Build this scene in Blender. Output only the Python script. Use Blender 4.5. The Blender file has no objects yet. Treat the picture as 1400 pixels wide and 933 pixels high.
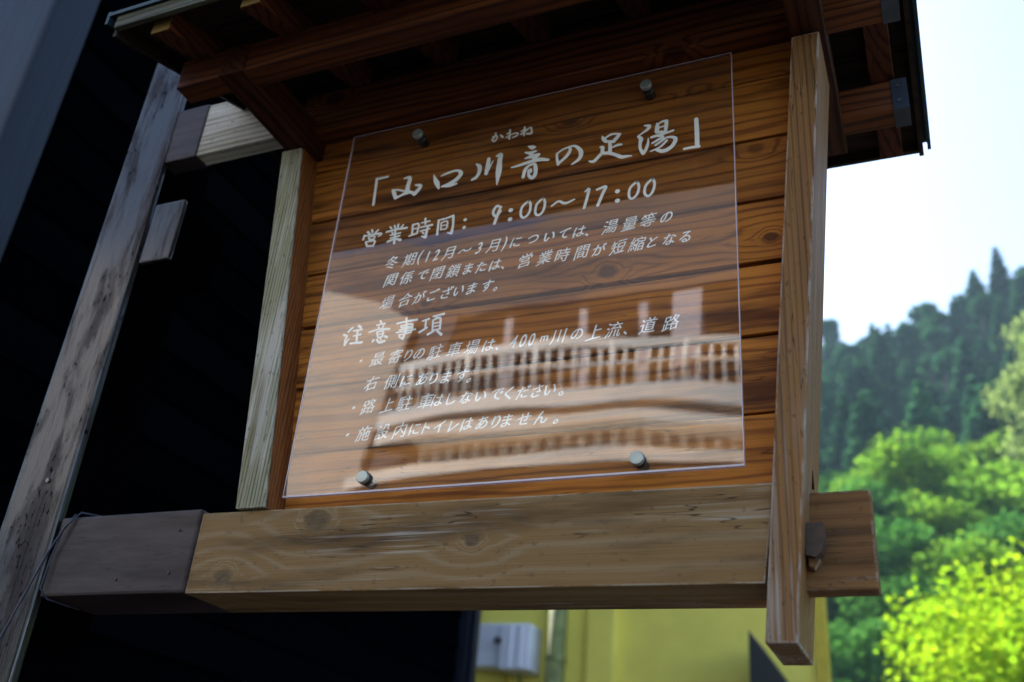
import bpy, bmesh, math, random
import numpy as np
from mathutils import Vector, Matrix
R = math.radians
random.seed(7)
rng = np.random.default_rng(11)
scene = bpy.context.scene
col = scene.collection

# ---------------------------------------------------------------- camera
cd = bpy.data.cameras.new('camera')
cam = bpy.data.objects.new('camera', cd); col.objects.link(cam)
AX = Vector((0.9200073, 0.38355518, 0.08044875))
AD = Vector((-0.11688955, 0.46449479, -0.87782767))
AF = Vector((-0.37406338, 0.79820424, 0.47217219))
CAM = Vector((0.73107, -1.52928, 1.62))
m3 = Matrix((AX, -AD, -AF)).transposed()
cam.matrix_world = Matrix.Translation(CAM) @ m3.to_4x4()
cd.sensor_width = 36.0; cd.lens = 35.014
cd.clip_start = 0.02; cd.clip_end = 2000
cd.dof.use_dof = True; cd.dof.focus_distance = 1.86; cd.dof.aperture_fstop = 2.6
scene.camera = cam

# ---------------------------------------------------------------- sky, sun, exposure
SUN_EL, SUN_AZ = 48.0, -30.0          # azimuth from +Y, negative towards -X
w = bpy.data.worlds.new('World'); scene.world = w; w.use_nodes = True
nt = w.node_tree
bg = nt.nodes['Background']
sky = nt.nodes.new('ShaderNodeTexSky'); sky.sky_type = 'NISHITA'; sky.sun_disc = False
sky.sun_elevation = R(SUN_EL); sky.sun_rotation = R(SUN_AZ)
sky.air_density = 1.0; sky.dust_density = 0.5; sky.ozone_density = 1.2
nt.links.new(sky.outputs[0], bg.inputs[0]); bg.inputs[1].default_value = 0.055
ld = bpy.data.lights.new('sun', 'SUN'); ld.energy = 5.0; ld.angle = R(0.53); ld.color = (1.0, 0.97, 0.92)
sun = bpy.data.objects.new('sun', ld); col.objects.link(sun)
sd = Vector((math.sin(R(SUN_AZ)) * math.cos(R(SUN_EL)), math.cos(R(SUN_AZ)) * math.cos(R(SUN_EL)), math.sin(R(SUN_EL))))
sun.rotation_euler = sd.to_track_quat('Z', 'Y').to_euler(); sun.location = (0, 0, 30)
scene.view_settings.view_transform = 'Standard'; scene.view_settings.look = 'None'
scene.view_settings.exposure = 2.65; scene.view_settings.gamma = 1.0
scene.cycles.transparent_max_bounces = 24; scene.cycles.max_bounces = 8

# ---------------------------------------------------------------- node helpers
class G:
    def __init__(s, name):
        s.m = bpy.data.materials.new(name); s.m.use_nodes = True
        s.t = s.m.node_tree; s.n = s.t.nodes; s.bsdf = s.n['Principled BSDF']; s.out = s.n['Material Output']
    def link(s, a, b): s.t.links.new(a, b)
    def inp(s, sock, v):
        if hasattr(v, 'is_output'): s.link(v, sock)
        else: sock.default_value = v
    def math(s, op, a, b=0.0, c=None, clamp=False):
        n = s.n.new('ShaderNodeMath'); n.operation = op; n.use_clamp = clamp
        s.inp(n.inputs[0], a); s.inp(n.inputs[1], b)
        if c is not None: s.inp(n.inputs[2], c)
        return n.outputs[0]
    def noise(s, vec, scale=1.0, detail=4.0, rough=0.55, dist=0.0):
        n = s.n.new('ShaderNodeTexNoise'); s.link(vec, n.inputs['Vector'])
        n.inputs['Scale'].default_value = scale; n.inputs['Detail'].default_value = detail
        n.inputs['Roughness'].default_value = rough; n.inputs['Distortion'].default_value = dist
        return n.outputs['Fac']
    def comb(s, x, y, z):
        n = s.n.new('ShaderNodeCombineXYZ')
        for i, v in enumerate((x, y, z)): s.inp(n.inputs[i], v)
        return n.outputs[0]
    def sep(s, v):
        n = s.n.new('ShaderNodeSeparateXYZ'); s.link(v, n.inputs[0]); return n.outputs
    def scale(s, v, k, off=(0, 0, 0)):
        n = s.n.new('ShaderNodeMapping'); s.link(v, n.inputs[0])
        n.inputs['Scale'].default_value = k; n.inputs['Location'].default_value = off
        return n.outputs[0]
    def vadd(s, a, b):
        n = s.n.new('ShaderNodeVectorMath'); n.operation = 'ADD'; s.link(a, n.inputs[0]); s.link(b, n.inputs[1]); return n.outputs[0]
    def ramp(s, f, stops):
        n = s.n.new('ShaderNodeValToRGB'); s.link(f, n.inputs[0]); e = n.color_ramp.elements
        while len(e) < len(stops): e.new(0.5)
        for q, (p, c) in zip(e, stops):
            q.position = p; q.color = (*c, 1) if isinstance(c, (tuple, list)) else (c, c, c, 1)
        return n.outputs[0]
    def mix(s, f, a, b, mode='MIX'):
        n = s.n.new('ShaderNodeMix'); n.data_type = 'RGBA'; n.blend_type = mode
        s.inp(n.inputs[0], f)
        for i, v in ((6, a), (7, b)):
            if isinstance(v, tuple): v = (*v[:3], 1)
            s.inp(n.inputs[i], v)
        return n.outputs[2]
    def smooth(s, v, a, b):
        n = s.n.new('ShaderNodeMapRange'); n.interpolation_type = 'SMOOTHSTEP'
        s.link(v, n.inputs[0]); n.inputs[1].default_value = a; n.inputs[2].default_value = b
        return n.outputs[0]
    def bump(s, h, strength=0.3, dist=0.002):
        n = s.n.new('ShaderNodeBump'); s.link(h, n.inputs['Height'])
        n.inputs['Strength'].default_value = strength; n.inputs['Distance'].default_value = dist
        s.link(n.outputs[0], s.bsdf.inputs['Normal']); return n.outputs[0]
    def coord(s, rand=True):
        tc = s.n.new('ShaderNodeTexCoord'); v = tc.outputs['Object']
        if rand:
            oi = s.n.new('ShaderNodeObjectInfo')
            r = s.math('MULTIPLY', oi.outputs['Random'], 37.0); r2 = s.math('MULTIPLY', oi.outputs['Random'], 91.0)
            return v, s.vadd(v, s.comb(r, r2, r)), oi.outputs['Random']
        return v, v, None

def wood(name, axis, dark, light, deep=None, weather=None, spec=0.18, warpamt=14.0, warp2amt=12.0, edge=None, cracks=0.0, kring=2.4, wamt=0.5, freq=55.0, rough=0.55, knots=(), rand=True, toned=0.25, ridge=0.35, bandmix=0.42, wsplit=None, coat=0.0, autoknots=0.0):
    g = G(name); v0, v, rnd = g.coord(rand)
    x, y, z = g.sep(v)[:3]; x0, y0, z0 = g.sep(v0)[:3]
    if axis == 'X': U, V, W, U0, V0 = x, z, y, x0, z0
    elif axis == 'Z': U, V, W, U0, V0 = z, x, y, z0, x0
    else: U, V, W, U0, V0 = y, z, x, y0, z0
    VW = g.math('ADD', V, g.math('MULTIPLY', W, 0.83))
    P = g.comb(U, V, W)
    warp = g.noise(g.scale(P, (1.6, 7, 7)), 1.0, 3.0)
    warp2 = g.noise(g.scale(P, (0.5, 22, 22)), 1.0, 2.0)
    phase = g.math('ADD', g.math('MULTIPLY', VW, freq * 6.283), g.math('ADD', g.math('MULTIPLY', warp, warpamt), g.math('MULTIPLY', warp2, warp2amt)))
    core = None
    for (ku, kv, kr) in knots:
        du = g.math('MULTIPLY', g.math('SUBTRACT', U0, ku), 0.75); dv = g.math('SUBTRACT', V0, kv)
        d = g.math('SQRT', g.math('ADD', g.math('MULTIPLY', du, du), g.math('MULTIPLY', dv, dv)))
        d = g.math('ADD', d, g.math('MULTIPLY', g.math('SUBTRACT', g.noise(g.scale(P, (30, 40, 40)), 1.0, 3.0), 0.5), kr * 0.9))
        m = g.smooth(d, kr * kring, kr * 0.9)
        phase = g.math('ADD', g.math('MULTIPLY', phase, g.math('SUBTRACT', 1.0, m)), g.math('MULTIPLY', g.math('MULTIPLY', d, 420.0), m))
        # grain flows round the knot
        k_ = g.math('MULTIPLY', g.math('MULTIPLY', g.smooth(d, kr * 7, 0.0), 9.0), g.math('SIGN', dv))
        phase = g.math('SUBTRACT', phase, k_)
        c_ = g.smooth(d, kr * 1.15, kr * 0.55)
        core = c_ if core is None else g.math('MAXIMUM', core, c_)
    if autoknots:
        vo = g.n.new('ShaderNodeTexVoronoi'); g.link(g.scale(P, (2.6, 5.0, 2.0)), vo.inputs['Vector']); vo.inputs['Scale'].default_value = 1.0
        d = vo.outputs['Distance']
        m = g.smooth(d, 0.20, 0.03)
        phase = g.math('ADD', phase, g.math('MULTIPLY', m, 14.0))
        c_ = g.math('MULTIPLY', g.smooth(d, 0.085, 0.045), autoknots)
        core = c_ if core is None else g.math('MAXIMUM', core, c_)
    s_ = g.math('ADD', g.math('MULTIPLY', g.math('SINE', phase), 0.5), 0.5)
    vary = g.noise(g.scale(P, (0.8, 28, 28)), 1.0, 2.0)
    band = g.math('MULTIPLY', g.math('POWER', s_, 3.5), g.math('ADD', 0.25, g.math('MULTIPLY', vary, 1.3)))
    fib = g.noise(g.scale(P, (5, 330, 330)), 1.0, 3.0, 0.6)
    fib2 = g.noise(g.scale(P, (1.2, 60, 60)), 1.0, 3.0, 0.6)
    patch = g.noise(g.scale(P, (2.0, 14, 14)), 1.0, 4.0, 0.6)
    f = g.math('ADD', g.math('MULTIPLY', band, bandmix), g.math('ADD', g.math('MULTIPLY', fib, 0.55), g.math('MULTIPLY', fib2, 0.75 - bandmix * 0.6)))
    c = g.mix(g.smooth(f, 0.32, 0.98), light, dark)
    if deep: c = g.mix(g.smooth(patch, 0.46, 0.72), c, g.mix(g.smooth(f, 0.2, 0.9), deep, tuple(q * 0.55 for q in deep)))
    if rnd is not None:
        hsv = g.n.new('ShaderNodeHueSaturation'); g.link(c, hsv.inputs['Color'])
        g.link(g.math('ADD', 1.0 - toned, g.math('MULTIPLY', rnd, 2 * toned)), hsv.inputs['Value']); c = hsv.outputs[0]
    if weather:
        wn = g.noise(g.scale(P, (2.2, 120, 120)), 1.0, 5.0, 0.65)
        wp = g.noise(g.scale(P, (3.5, 9, 9)), 1.0, 2.0)
        ws = g.math('ADD', g.math('MULTIPLY', wn, 0.62), g.math('MULTIPLY', wp, 0.5))
        wm = g.math('MULTIPLY', g.smooth(ws, 0.70 - 0.22 * wamt, 0.86 - 0.22 * wamt), 0.85)
        if wsplit: wm = g.math('MULTIPLY', wm, g.smooth(U0, wsplit[0], wsplit[1]))
        c = g.mix(wm, c, weather)
        sp = g.noise(g.scale(P, (60, 110, 110)), 1.0, 2.0)
        c = g.mix(g.math('MULTIPLY', g.smooth(sp, 0.63, 0.70), 0.45), c, tuple(q * 0.35 for q in dark))
    if cracks:
        cn = g.noise(g.scale(P, (1.5, 26, 26)), 1.0, 3.0, 0.6)
        cm = g.math('MULTIPLY', g.smooth(g.math('ABSOLUTE', g.math('SUBTRACT', cn, 0.5)), 0.0065, 0.001), g.smooth(g.noise(g.scale(P, (4, 9, 9)), 1.0, 2.0), 0.52, 0.60))
        c = g.mix(g.math('MULTIPLY', cm, cracks), c, tuple(q * 0.12 for q in light))
    if edge:
        nx_, ny_, nz_ = g.sep(g.n.new('ShaderNodeNewGeometry').outputs['True Normal'])[:3]
        mxn = g.math('MAXIMUM', g.math('MAXIMUM', g.math('ABSOLUTE', nx_), g.math('ABSOLUTE', ny_)), g.math('ABSOLUTE', nz_))
        en = g.noise(g.scale(P, (14, 60, 60)), 1.0, 4.0, 0.7)
        c = g.mix(g.math('MULTIPLY', g.smooth(mxn, 0.985, 0.94), g.smooth(en, 0.42, 0.58)), c, edge)
    if core is not None:
        kn = g.noise(g.scale(P, (90, 120, 90)), 1.0, 3.0)
        c = g.mix(core, c, g.mix(kn, tuple(q * 0.18 for q in dark), tuple(q * 0.75 for q in dark)))
    g.link(c, g.bsdf.inputs['Base Color'])
    g.bsdf.inputs['Specular IOR Level'].default_value = spec
    g.link(g.math('ADD', rough - 0.08, g.math('MULTIPLY', fib2, 0.25)), g.bsdf.inputs['Roughness'])
    if coat: g.bsdf.inputs['Coat Weight'].default_value = coat; g.bsdf.inputs['Coat Roughness'].default_value = 0.32
    h = g.math('ADD', g.math('MULTIPLY', f, 0.7), g.math('MULTIPLY', fib, 0.5))
    if core is not None: h = g.math('SUBTRACT', h, g.math('MULTIPLY', core, 0.8))
    g.bump(h, ridge, 0.0025)
    return g.m

def paint(name, colr, rough=0.5, var=0.15, vscale=4.0, metal=0.0, bump=0.0, bscale=30.0, spec=0.5, dirt=None, dirtamt=0.5, stretch=(1, 1, 1)):
    g = G(name); v0, v, rnd = g.coord(True)
    n = g.noise(g.scale(v, stretch), vscale, 5.0, 0.6)
    c = g.mix(g.smooth(n, 0.3, 0.7), tuple(q * (1 - var) for q in colr), tuple(min(1, q * (1 + var)) for q in colr))
    if dirt:
        d = g.noise(g.scale(v, (stretch[0] * 1.7, stretch[1] * 1.7, stretch[2] * 1.7)), vscale * 2.3, 6.0, 0.7)
        c = g.mix(g.smooth(d, 0.72 - 0.25 * dirtamt, 0.82 - 0.2 * dirtamt), c, dirt)
    g.link(c, g.bsdf.inputs['Base Color'])
    g.link(g.math('ADD', rough - 0.08, g.math('MULTIPLY', n, 0.16)), g.bsdf.inputs['Roughness'])
    g.bsdf.inputs['Metallic'].default_value = metal; g.bsdf.inputs['Specular IOR Level'].default_value = spec
    if bump: g.bump(g.noise(g.scale(v, stretch), bscale, 4.0), bump, 0.003)
    return g.m

def painted_timber(name, colr, axis='Z'):
    """old glossy brown paint over raised wood grain: pits, scratches, worn pale ridges, dark drips"""
    g = G(name); v0, v, rnd = g.coord(True); x, y, z = g.sep(v)[:3]
    U, V = (z, x) if axis == 'Z' else (x, z)
    P = g.comb(U, V, y)
    streak = g.noise(g.scale(P, (1.8, 70, 70)), 1.0, 6.0, 0.75)
    fine = g.noise(g.scale(P, (6, 260, 260)), 1.0, 4.0, 0.7)
    patch = g.noise(g.scale(P, (4, 14, 14)), 1.0, 5.0, 0.65)
    pit = g.noise(g.scale(P, (42, 110, 110)), 1.0, 3.0, 0.7)
    c = g.mix(g.smooth(patch, 0.38, 0.62), tuple(q * 0.45 for q in colr), tuple(q * 1.35 for q in colr))
    worn = g.math('MULTIPLY', g.smooth(streak, 0.53, 0.60), g.smooth(fine, 0.42, 0.58))
    c = g.mix(g.math('MULTIPLY', worn, 0.75), c, (0.11, 0.092, 0.088))
    c = g.mix(g.math('MULTIPLY', g.smooth(streak, 0.47, 0.40), 0.75), c, tuple(q * 0.2 for q in colr))
    pm = g.math('MULTIPLY', g.smooth(pit, 0.585, 0.63), g.smooth(patch, 0.46, 0.56))
    c = g.mix(pm, c, (0.004, 0.003, 0.004))
    vo = g.n.new('ShaderNodeTexVoronoi'); vo.feature = 'DISTANCE_TO_EDGE'; g.link(g.scale(P, (3.0, 9, 9)), vo.inputs['Vector']); vo.inputs['Scale'].default_value = 1.0
    crack = g.math('MULTIPLY', g.smooth(vo.outputs['Distance'], 0.02, 0.004), g.smooth(g.noise(g.scale(P, (5, 5, 5)), 1.0, 2.0), 0.5, 0.6))
    c = g.mix(g.math('MULTIPLY', crack, 0.3), c, (0.006, 0.005, 0.005))
    nx_, ny_, nz_ = g.sep(g.n.new('ShaderNodeNewGeometry').outputs['True Normal'])[:3]
    mxn = g.math('MAXIMUM', g.math('MAXIMUM', g.math('ABSOLUTE', nx_), g.math('ABSOLUTE', ny_)), g.math('ABSOLUTE', nz_))
    c = g.mix(g.math('MULTIPLY', g.smooth(mxn, 0.985, 0.94), g.smooth(fine, 0.4, 0.6)), c, (0.16, 0.15, 0.15))
    g.link(c, g.bsdf.inputs['Base Color'])
    g.link(g.math('ADD', 0.22, g.math('ADD', g.math('MULTIPLY', worn, 0.3), g.math('MULTIPLY', patch, 0.3))), g.bsdf.inputs['Roughness'])
    flake = g.math('SUBTRACT', 1.0, g.math('MAXIMUM', pm, g.math('MULTIPLY', worn, 0.8)), clamp=True)
    lost = g.math('ADD', 0.25, g.math('MULTIPLY', g.smooth(patch, 0.60, 0.44), 0.75))          # gloss has weathered off in patches
    g.link(g.math('MULTIPLY', g.math('MULTIPLY', flake, lost), 0.5), g.bsdf.inputs['Coat Weight']); g.bsdf.inputs['Coat Roughness'].default_value = 0.15
    g.link(g.math('MULTIPLY', g.math('MULTIPLY', flake, lost), 0.22), g.bsdf.inputs['Specular IOR Level'])
    g.bump(g.math('SUBTRACT', g.math('ADD', g.math('MULTIPLY', streak, 0.6), g.math('MULTIPLY', fine, 0.3)), pm), 0.8, 0.003)
    return g.m

def leaf_mat(name, c1, c2, c3, trans=0.45, nscale=0.5):
    g = G(name); v0, v, rnd = g.coord(True)
    n = g.noise(v, nscale, 3.0, 0.6); n2 = g.noise(v, nscale * 9, 2.0)
    c = g.mix(g.smooth(n, 0.35, 0.65), c1, c2); c = g.mix(g.smooth(n2, 0.5, 0.72), c, c3)
    hsv = g.n.new('ShaderNodeHueSaturation'); g.link(c, hsv.inputs['Color'])
    g.link(g.math('ADD', 0.65, g.math('MULTIPLY', rnd, 0.7)), hsv.inputs['Value']); c = hsv.outputs[0]
    d = g.n.new('ShaderNodeBsdfDiffuse'); t = g.n.new('ShaderNodeBsdfTranslucent'); gl = g.n.new('ShaderNodeBsdfGlossy')
    g.link(c, d.inputs[0]); g.link(g.mix(0.35, c, (0.9, 1.0, 0.15), 'MULTIPLY'), t.inputs[0])
    gl.inputs['Roughness'].default_value = 0.45
    a = g.n.new('ShaderNodeMixShader'); a.inputs[0].default_value = trans
    g.link(d.outputs[0], a.inputs[1]); g.link(t.outputs[0], a.inputs[2])
    b = g.n.new('ShaderNodeMixShader'); b.inputs[0].default_value = 0.0
    g.link(a.outputs[0], b.inputs[1]); g.link(gl.outputs[0], b.inputs[2])
    g.link(b.outputs[0], g.out.inputs[0]); return g.m

def acrylic():
    g = G('clear_acrylic'); v0, v, _ = g.coord(False)
    wv = g.noise(g.scale(v, (1.0, 1.0, 1.5)), 2.6, 1.0, 0.4)
    bp = g.n.new('ShaderNodeBump'); g.link(wv, bp.inputs['Height']); bp.inputs['Strength'].default_value = 1.0; bp.inputs['Distance'].default_value = 0.0011
    fr = g.n.new('ShaderNodeFresnel'); fr.inputs[0].default_value = 1.49
    geo = g.n.new('ShaderNodeNewGeometry')
    front = g.math('SUBTRACT', 1.0, geo.outputs['Backfacing'])          # the sheet's two faces mirror as one
    fac = g.math('MULTIPLY', g.math('MULTIPLY', fr.outputs[0], 2.3), front, clamp=True)
    gl = g.n.new('ShaderNodeBsdfGlossy'); gl.inputs['Roughness'].default_value = 0.01; g.link(bp.outputs[0], gl.inputs['Normal'])
    tr = g.n.new('ShaderNodeBsdfTransparent'); tr.inputs[0].default_value = (0.97, 0.97, 0.97, 1)
    df = g.n.new('ShaderNodeBsdfDiffuse'); df.inputs[0].default_value = (0.7, 0.68, 0.66, 1)
    ms = g.n.new('ShaderNodeMixShader'); g.link(g.math('MULTIPLY', g.smooth(g.noise(v, 6.0, 5.0, 0.7), 0.3, 0.8), 0.02), ms.inputs[0])
    g.link(tr.outputs[0], ms.inputs[1]); g.link(df.outputs[0], ms.inputs[2])
    mx = g.n.new('ShaderNodeMixShader'); g.link(fac, mx.inputs[0])
    g.link(ms.outputs[0], mx.inputs[1]); g.link(gl.outputs[0], mx.inputs[2]); g.link(mx.outputs[0], g.out.inputs[0])
    return g.m

def edge_acrylic():
    g = G('acrylic_edge'); tr = g.n.new('ShaderNodeBsdfTranslucent'); tr.inputs[0].default_value = (0.75, 0.72, 0.85, 1)
    gl = g.n.new('ShaderNodeBsdfGlossy'); gl.inputs['Roughness'].default_value = 0.2; gl.inputs[0].default_value = (0.9, 0.88, 1, 1)
    t2 = g.n.new('ShaderNodeBsdfTransparent')
    a = g.n.new('ShaderNodeMixShader'); a.inputs[0].default_value = 0.35; g.link(tr.outputs[0], a.inputs[1]); g.link(gl.outputs[0], a.inputs[2])
    b = g.n.new('ShaderNodeMixShader'); b.inputs[0].default_value = 0.85; g.link(t2.outputs[0], b.inputs[1]); g.link(a.outputs[0], b.inputs[2])
    g.link(b.outputs[0], g.out.inputs[0]); return g.m

# ---------------------------------------------------------------- mesh helpers
def tag(o, label=None, cat=None, group=None, kind=None):
    if label: o['label'] = label
    if cat: o['category'] = cat
    if group: o['group'] = group
    if kind: o['kind'] = kind
    return o
def empty(name, loc, label, cat, group=None):
    o = bpy.data.objects.new(name, None); col.objects.link(o); o.location = loc; o.empty_display_size = 0.1
    return tag(o, label, cat, group)
def wloc(o):
    p = Vector((0, 0, 0))
    while o is not None: p = p + o.location; o = o.parent
    return p
def link(name, me, mat, parent=None, origin=None):
    """me holds world coordinates; the object's origin is moved to origin (default: bounds centre)"""
    if origin is None:
        n = len(me.vertices); a = np.empty(n * 3); me.vertices.foreach_get('co', a); a = a.reshape(-1, 3)
        origin = (a.min(0) + a.max(0)) / 2
    origin = Vector(origin); me.transform(Matrix.Translation(-origin))
    o = bpy.data.objects.new(name, me); col.objects.link(o)
    if mat: me.materials.append(mat)
    if parent: o.parent = parent; o.location = origin - wloc(parent)
    else: o.location = origin
    return o
def bm_mesh(bm, name, smooth=False):
    bmesh.ops.recalc_face_normals(bm, faces=bm.faces)
    me = bpy.data.meshes.new(name); bm.to_mesh(me); bm.free()
    if smooth: me.polygons.foreach_set('use_smooth', [True] * len(me.polygons))
    return me
def hexa(bm, c, bevel=0.0, seg=2):
    """c: 8 corners (bottom 4 ccw, top 4 ccw)"""
    vs = [bm.verts.new(p) for p in c]
    fs = [bm.faces.new([vs[i] for i in f]) for f in ((3, 2, 1, 0), (4, 5, 6, 7), (0, 1, 5, 4), (1, 2, 6, 5), (2, 3, 7, 6), (3, 0, 4, 7))]
    if bevel:
        es = list({e for f in fs for e in f.edges})
        bmesh.ops.bevel(bm, geom=es, offset=bevel, segments=seg, profile=0.6, affect='EDGES')
def box8(x0, x1, y0, y1, z0, z1):
    return [(x0, y0, z0), (x1, y0, z0), (x1, y1, z0), (x0, y1, z0), (x0, y0, z1), (x1, y0, z1), (x1, y1, z1), (x0, y1, z1)]
def box(name, x0, x1, y0, y1, z0, z1, mat, parent=None, bevel=0.0, seg=2):
    bm = bmesh.new(); hexa(bm, box8(x0, x1, y0, y1, z0, z1), bevel, seg)
    return link(name, bm_mesh(bm, name), mat, parent)
def solid(name, corners, mat, parent=None, bevel=0.0, seg=2):
    bm = bmesh.new(); hexa(bm, corners, bevel, seg); return link(name, bm_mesh(bm, name), mat, parent)
def prism(name, poly, axis, a, b, mat, parent=None):
    """polygon in the plane across axis, extruded from a to b"""
    bm = bmesh.new()
    def P(p, t):
        return {'x': (t, p[0], p[1]), 'y': (p[0], t, p[1]), 'z': (p[0], p[1], t)}[axis]
    v0 = [bm.verts.new(P(p, a)) for p in poly]; v1 = [bm.verts.new(P(p, b)) for p in poly]
    bm.faces.new(v0[::-1]); bm.faces.new(v1)
    n = len(poly)
    for i in range(n): bm.faces.new((v0[i], v0[(i + 1) % n], v1[(i + 1) % n], v1[i]))
    return link(name, bm_mesh(bm, name), mat, parent)
def tube_bm(bm, pts, r, n=10, caps=True):
    pts = [Vector(p) for p in pts]; rings = []
    for i, p in enumerate(pts):
        t = (pts[min(i + 1, len(pts) - 1)] - pts[max(i - 1, 0)]).normalized()
        u = t.orthogonal().normalized() if i == 0 else (u - t * u.dot(t)).normalized()
        vv = t.cross(u); rr = r[i] if isinstance(r, (list, tuple)) else r
        rings.append([bm.verts.new(p + (u * math.cos(2 * math.pi * k / n) + vv * math.sin(2 * math.pi * k / n)) * rr) for k in range(n)])
    for a, b in zip(rings, rings[1:]):
        for k in range(n): bm.faces.new((a[k], a[(k + 1) % n], b[(k + 1) % n], b[k]))
    if caps: bm.faces.new(rings[0][::-1]); bm.faces.new(rings[-1])
def tube(name, pts, r, mat, parent=None, n=10):
    bm = bmesh.new(); tube_bm(bm, pts, r, n); return link(name, bm_mesh(bm, name, True), mat, parent)
def from_np(name, V, F):
    me = bpy.data.meshes.new(name); nv, nf = len(V), len(F); k = F.shape[1]
    me.vertices.add(nv); me.vertices.foreach_set('co', V.astype(np.float32).ravel())
    me.loops.add(nf * k); me.loops.foreach_set('vertex_index', F.astype(np.int32).ravel())
    me.polygons.add(nf); me.polygons.foreach_set('loop_start', np.arange(0, nf * k, k, dtype=np.int32))
    me.polygons.foreach_set('use_smooth', [False] * nf); me.update(calc_edges=True); return me

# ---------------------------------------------------------------- materials
PLANK = wood('stained_plank_wood', 'X', (0.23, 0.072, 0.013), (0.56, 0.205, 0.030), deep=(0.14, 0.040, 0.008), cracks=0.7, warpamt=20, warp2amt=16, freq=45, rough=0.5, toned=0.28, ridge=0.25, autoknots=0.9)
PLANKK = wood('knotty_stained_plank_wood', 'X', (0.23, 0.072, 0.013), (0.56, 0.205, 0.030), deep=(0.14, 0.040, 0.008), cracks=0.7, warpamt=20, warp2amt=16, freq=45, rough=0.5, toned=0.28, ridge=0.25, rand=False, knots=((0.177, -0.040, 0.019), (0.493, -0.018, 0.012), (-0.22, -0.052, 0.010)))
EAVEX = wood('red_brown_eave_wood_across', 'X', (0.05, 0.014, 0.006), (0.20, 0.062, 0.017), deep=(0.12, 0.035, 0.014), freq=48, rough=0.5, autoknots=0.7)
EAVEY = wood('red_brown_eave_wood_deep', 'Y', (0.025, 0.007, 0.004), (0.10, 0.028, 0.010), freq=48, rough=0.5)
ENDG = wood('yellow_sawn_end_grain', 'X', (0.08, 0.045, 0.01), (0.32, 0.21, 0.06), freq=260, rough=0.7)
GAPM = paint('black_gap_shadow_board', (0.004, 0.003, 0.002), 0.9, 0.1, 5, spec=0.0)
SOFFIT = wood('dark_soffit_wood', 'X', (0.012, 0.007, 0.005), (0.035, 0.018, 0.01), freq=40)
ROOFM = paint('dark_teal_roof_metal', (0.012, 0.035, 0.045), 0.45, 0.2, 5, metal=0.3)
FASCIA = wood('green_grey_fascia_wood', 'X', (0.04, 0.042, 0.03), (0.12, 0.12, 0.085), freq=50)
POSTR = wood('orange_brown_post_wood', 'Z', (0.12, 0.060, 0.024), (0.30, 0.145, 0.050), cracks=0.8, edge=(0.42, 0.37, 0.33), freq=90, warpamt=5, warp2amt=9, rough=0.55, ridge=0.5, bandmix=0.28, weather=(0.40, 0.35, 0.30), wamt=0.75, wsplit=(0.0, -0.6), rand=False)
POSTL = wood('weathered_grey_green_post_wood', 'Z', (0.10, 0.10, 0.055), (0.40, 0.38, 0.25), edge=(0.5, 0.47, 0.4), freq=130, warpamt=5, warp2amt=5, rough=0.75, ridge=0.7, weather=(0.55, 0.52, 0.46), wamt=0.75, rand=False, deep=(0.26, 0.22, 0.12))
POSTIN = wood('sheltered_red_brown_post_side', 'Z', (0.09, 0.03, 0.01), (0.28, 0.10, 0.03), freq=120, rand=False)
BEAM = wood('weathered_brown_beam_wood', 'X', (0.30, 0.200, 0.105), (0.245, 0.138, 0.050), deep=(0.155, 0.084, 0.031), cracks=0.85, freq=24, rough=0.62, rand=False, weather=(0.42, 0.37, 0.31), wamt=0.34, ridge=0.45, warpamt=5, warp2amt=7, bandmix=0.5,
            edge=(0.45, 0.40, 0.33), kring=1.9, knots=((-0.284, 0.054, 0.023), (0.043, 0.004, 0.014), (-0.474, -0.046, 0.017)))
TENON = wood('warm_brown_tenon_wood', 'X', (0.13, 0.062, 0.024), (0.26, 0.13, 0.048), deep=(0.13, 0.062, 0.024), freq=38, rough=0.6, rand=False, bandmix=0.3, cracks=0.6, edge=(0.34, 0.28, 0.22), weather=(0.34, 0.27, 0.2), wamt=0.3)
PEGM = paint('dark_peg_wood', (0.075, 0.046, 0.032), 0.7, 0.3, 60, bump=0.3, bscale=120, stretch=(1, 0.2, 1))
PALE = wood('bleached_bar_wood', 'X', (0.24, 0.22, 0.17), (0.56, 0.54, 0.46), freq=60, rough=0.75, weather=(0.7, 0.68, 0.62), wamt=0.6, ridge=0.5)
LEGM = painted_timber('glossy_brown_painted_timber', (0.024, 0.017, 0.018))
SLEEVE = paint('brown_sheet_metal', (0.052, 0.039, 0.039), 0.36, 0.35, 9, spec=0.2, dirt=(0.014, 0.011, 0.013), dirtamt=0.62, stretch=(0.5, 1, 3.2), bump=0.5, bscale=7)
SCREW = paint('dull_screw_steel', (0.18, 0.18, 0.19), 0.4, 0.3, 60, metal=0.9)
CAPM = paint('blue_grey_cap_metal', (0.055, 0.065, 0.085), 0.4, 0.25, 12, metal=0.6)
BOLT = paint('satin_steel_standoff', (0.40, 0.47, 0.46), 0.38, 0.12, 40, metal=0.55)
BOLTD = paint('dark_standoff_barrel', (0.05, 0.055, 0.06), 0.35, 0.2, 40, metal=0.7)
INK = paint('cream_white_print', (0.95, 0.96, 0.91), 0.5, 0.04, 20)
WIREM = paint('dark_wire', (0.02, 0.025, 0.05), 0.4, 0.1, 20)
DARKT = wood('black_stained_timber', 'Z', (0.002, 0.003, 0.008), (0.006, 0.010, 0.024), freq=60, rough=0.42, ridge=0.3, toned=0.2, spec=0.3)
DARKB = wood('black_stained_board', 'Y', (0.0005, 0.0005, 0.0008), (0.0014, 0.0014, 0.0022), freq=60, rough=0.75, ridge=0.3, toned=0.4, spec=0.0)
COREM = paint('shade_black_leg_core', (0.0012, 0.001, 0.0015), 0.9, 0.2, 6, spec=0.0)  # near-black behind the painted front: shade of the leg's side put into the colour
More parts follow.
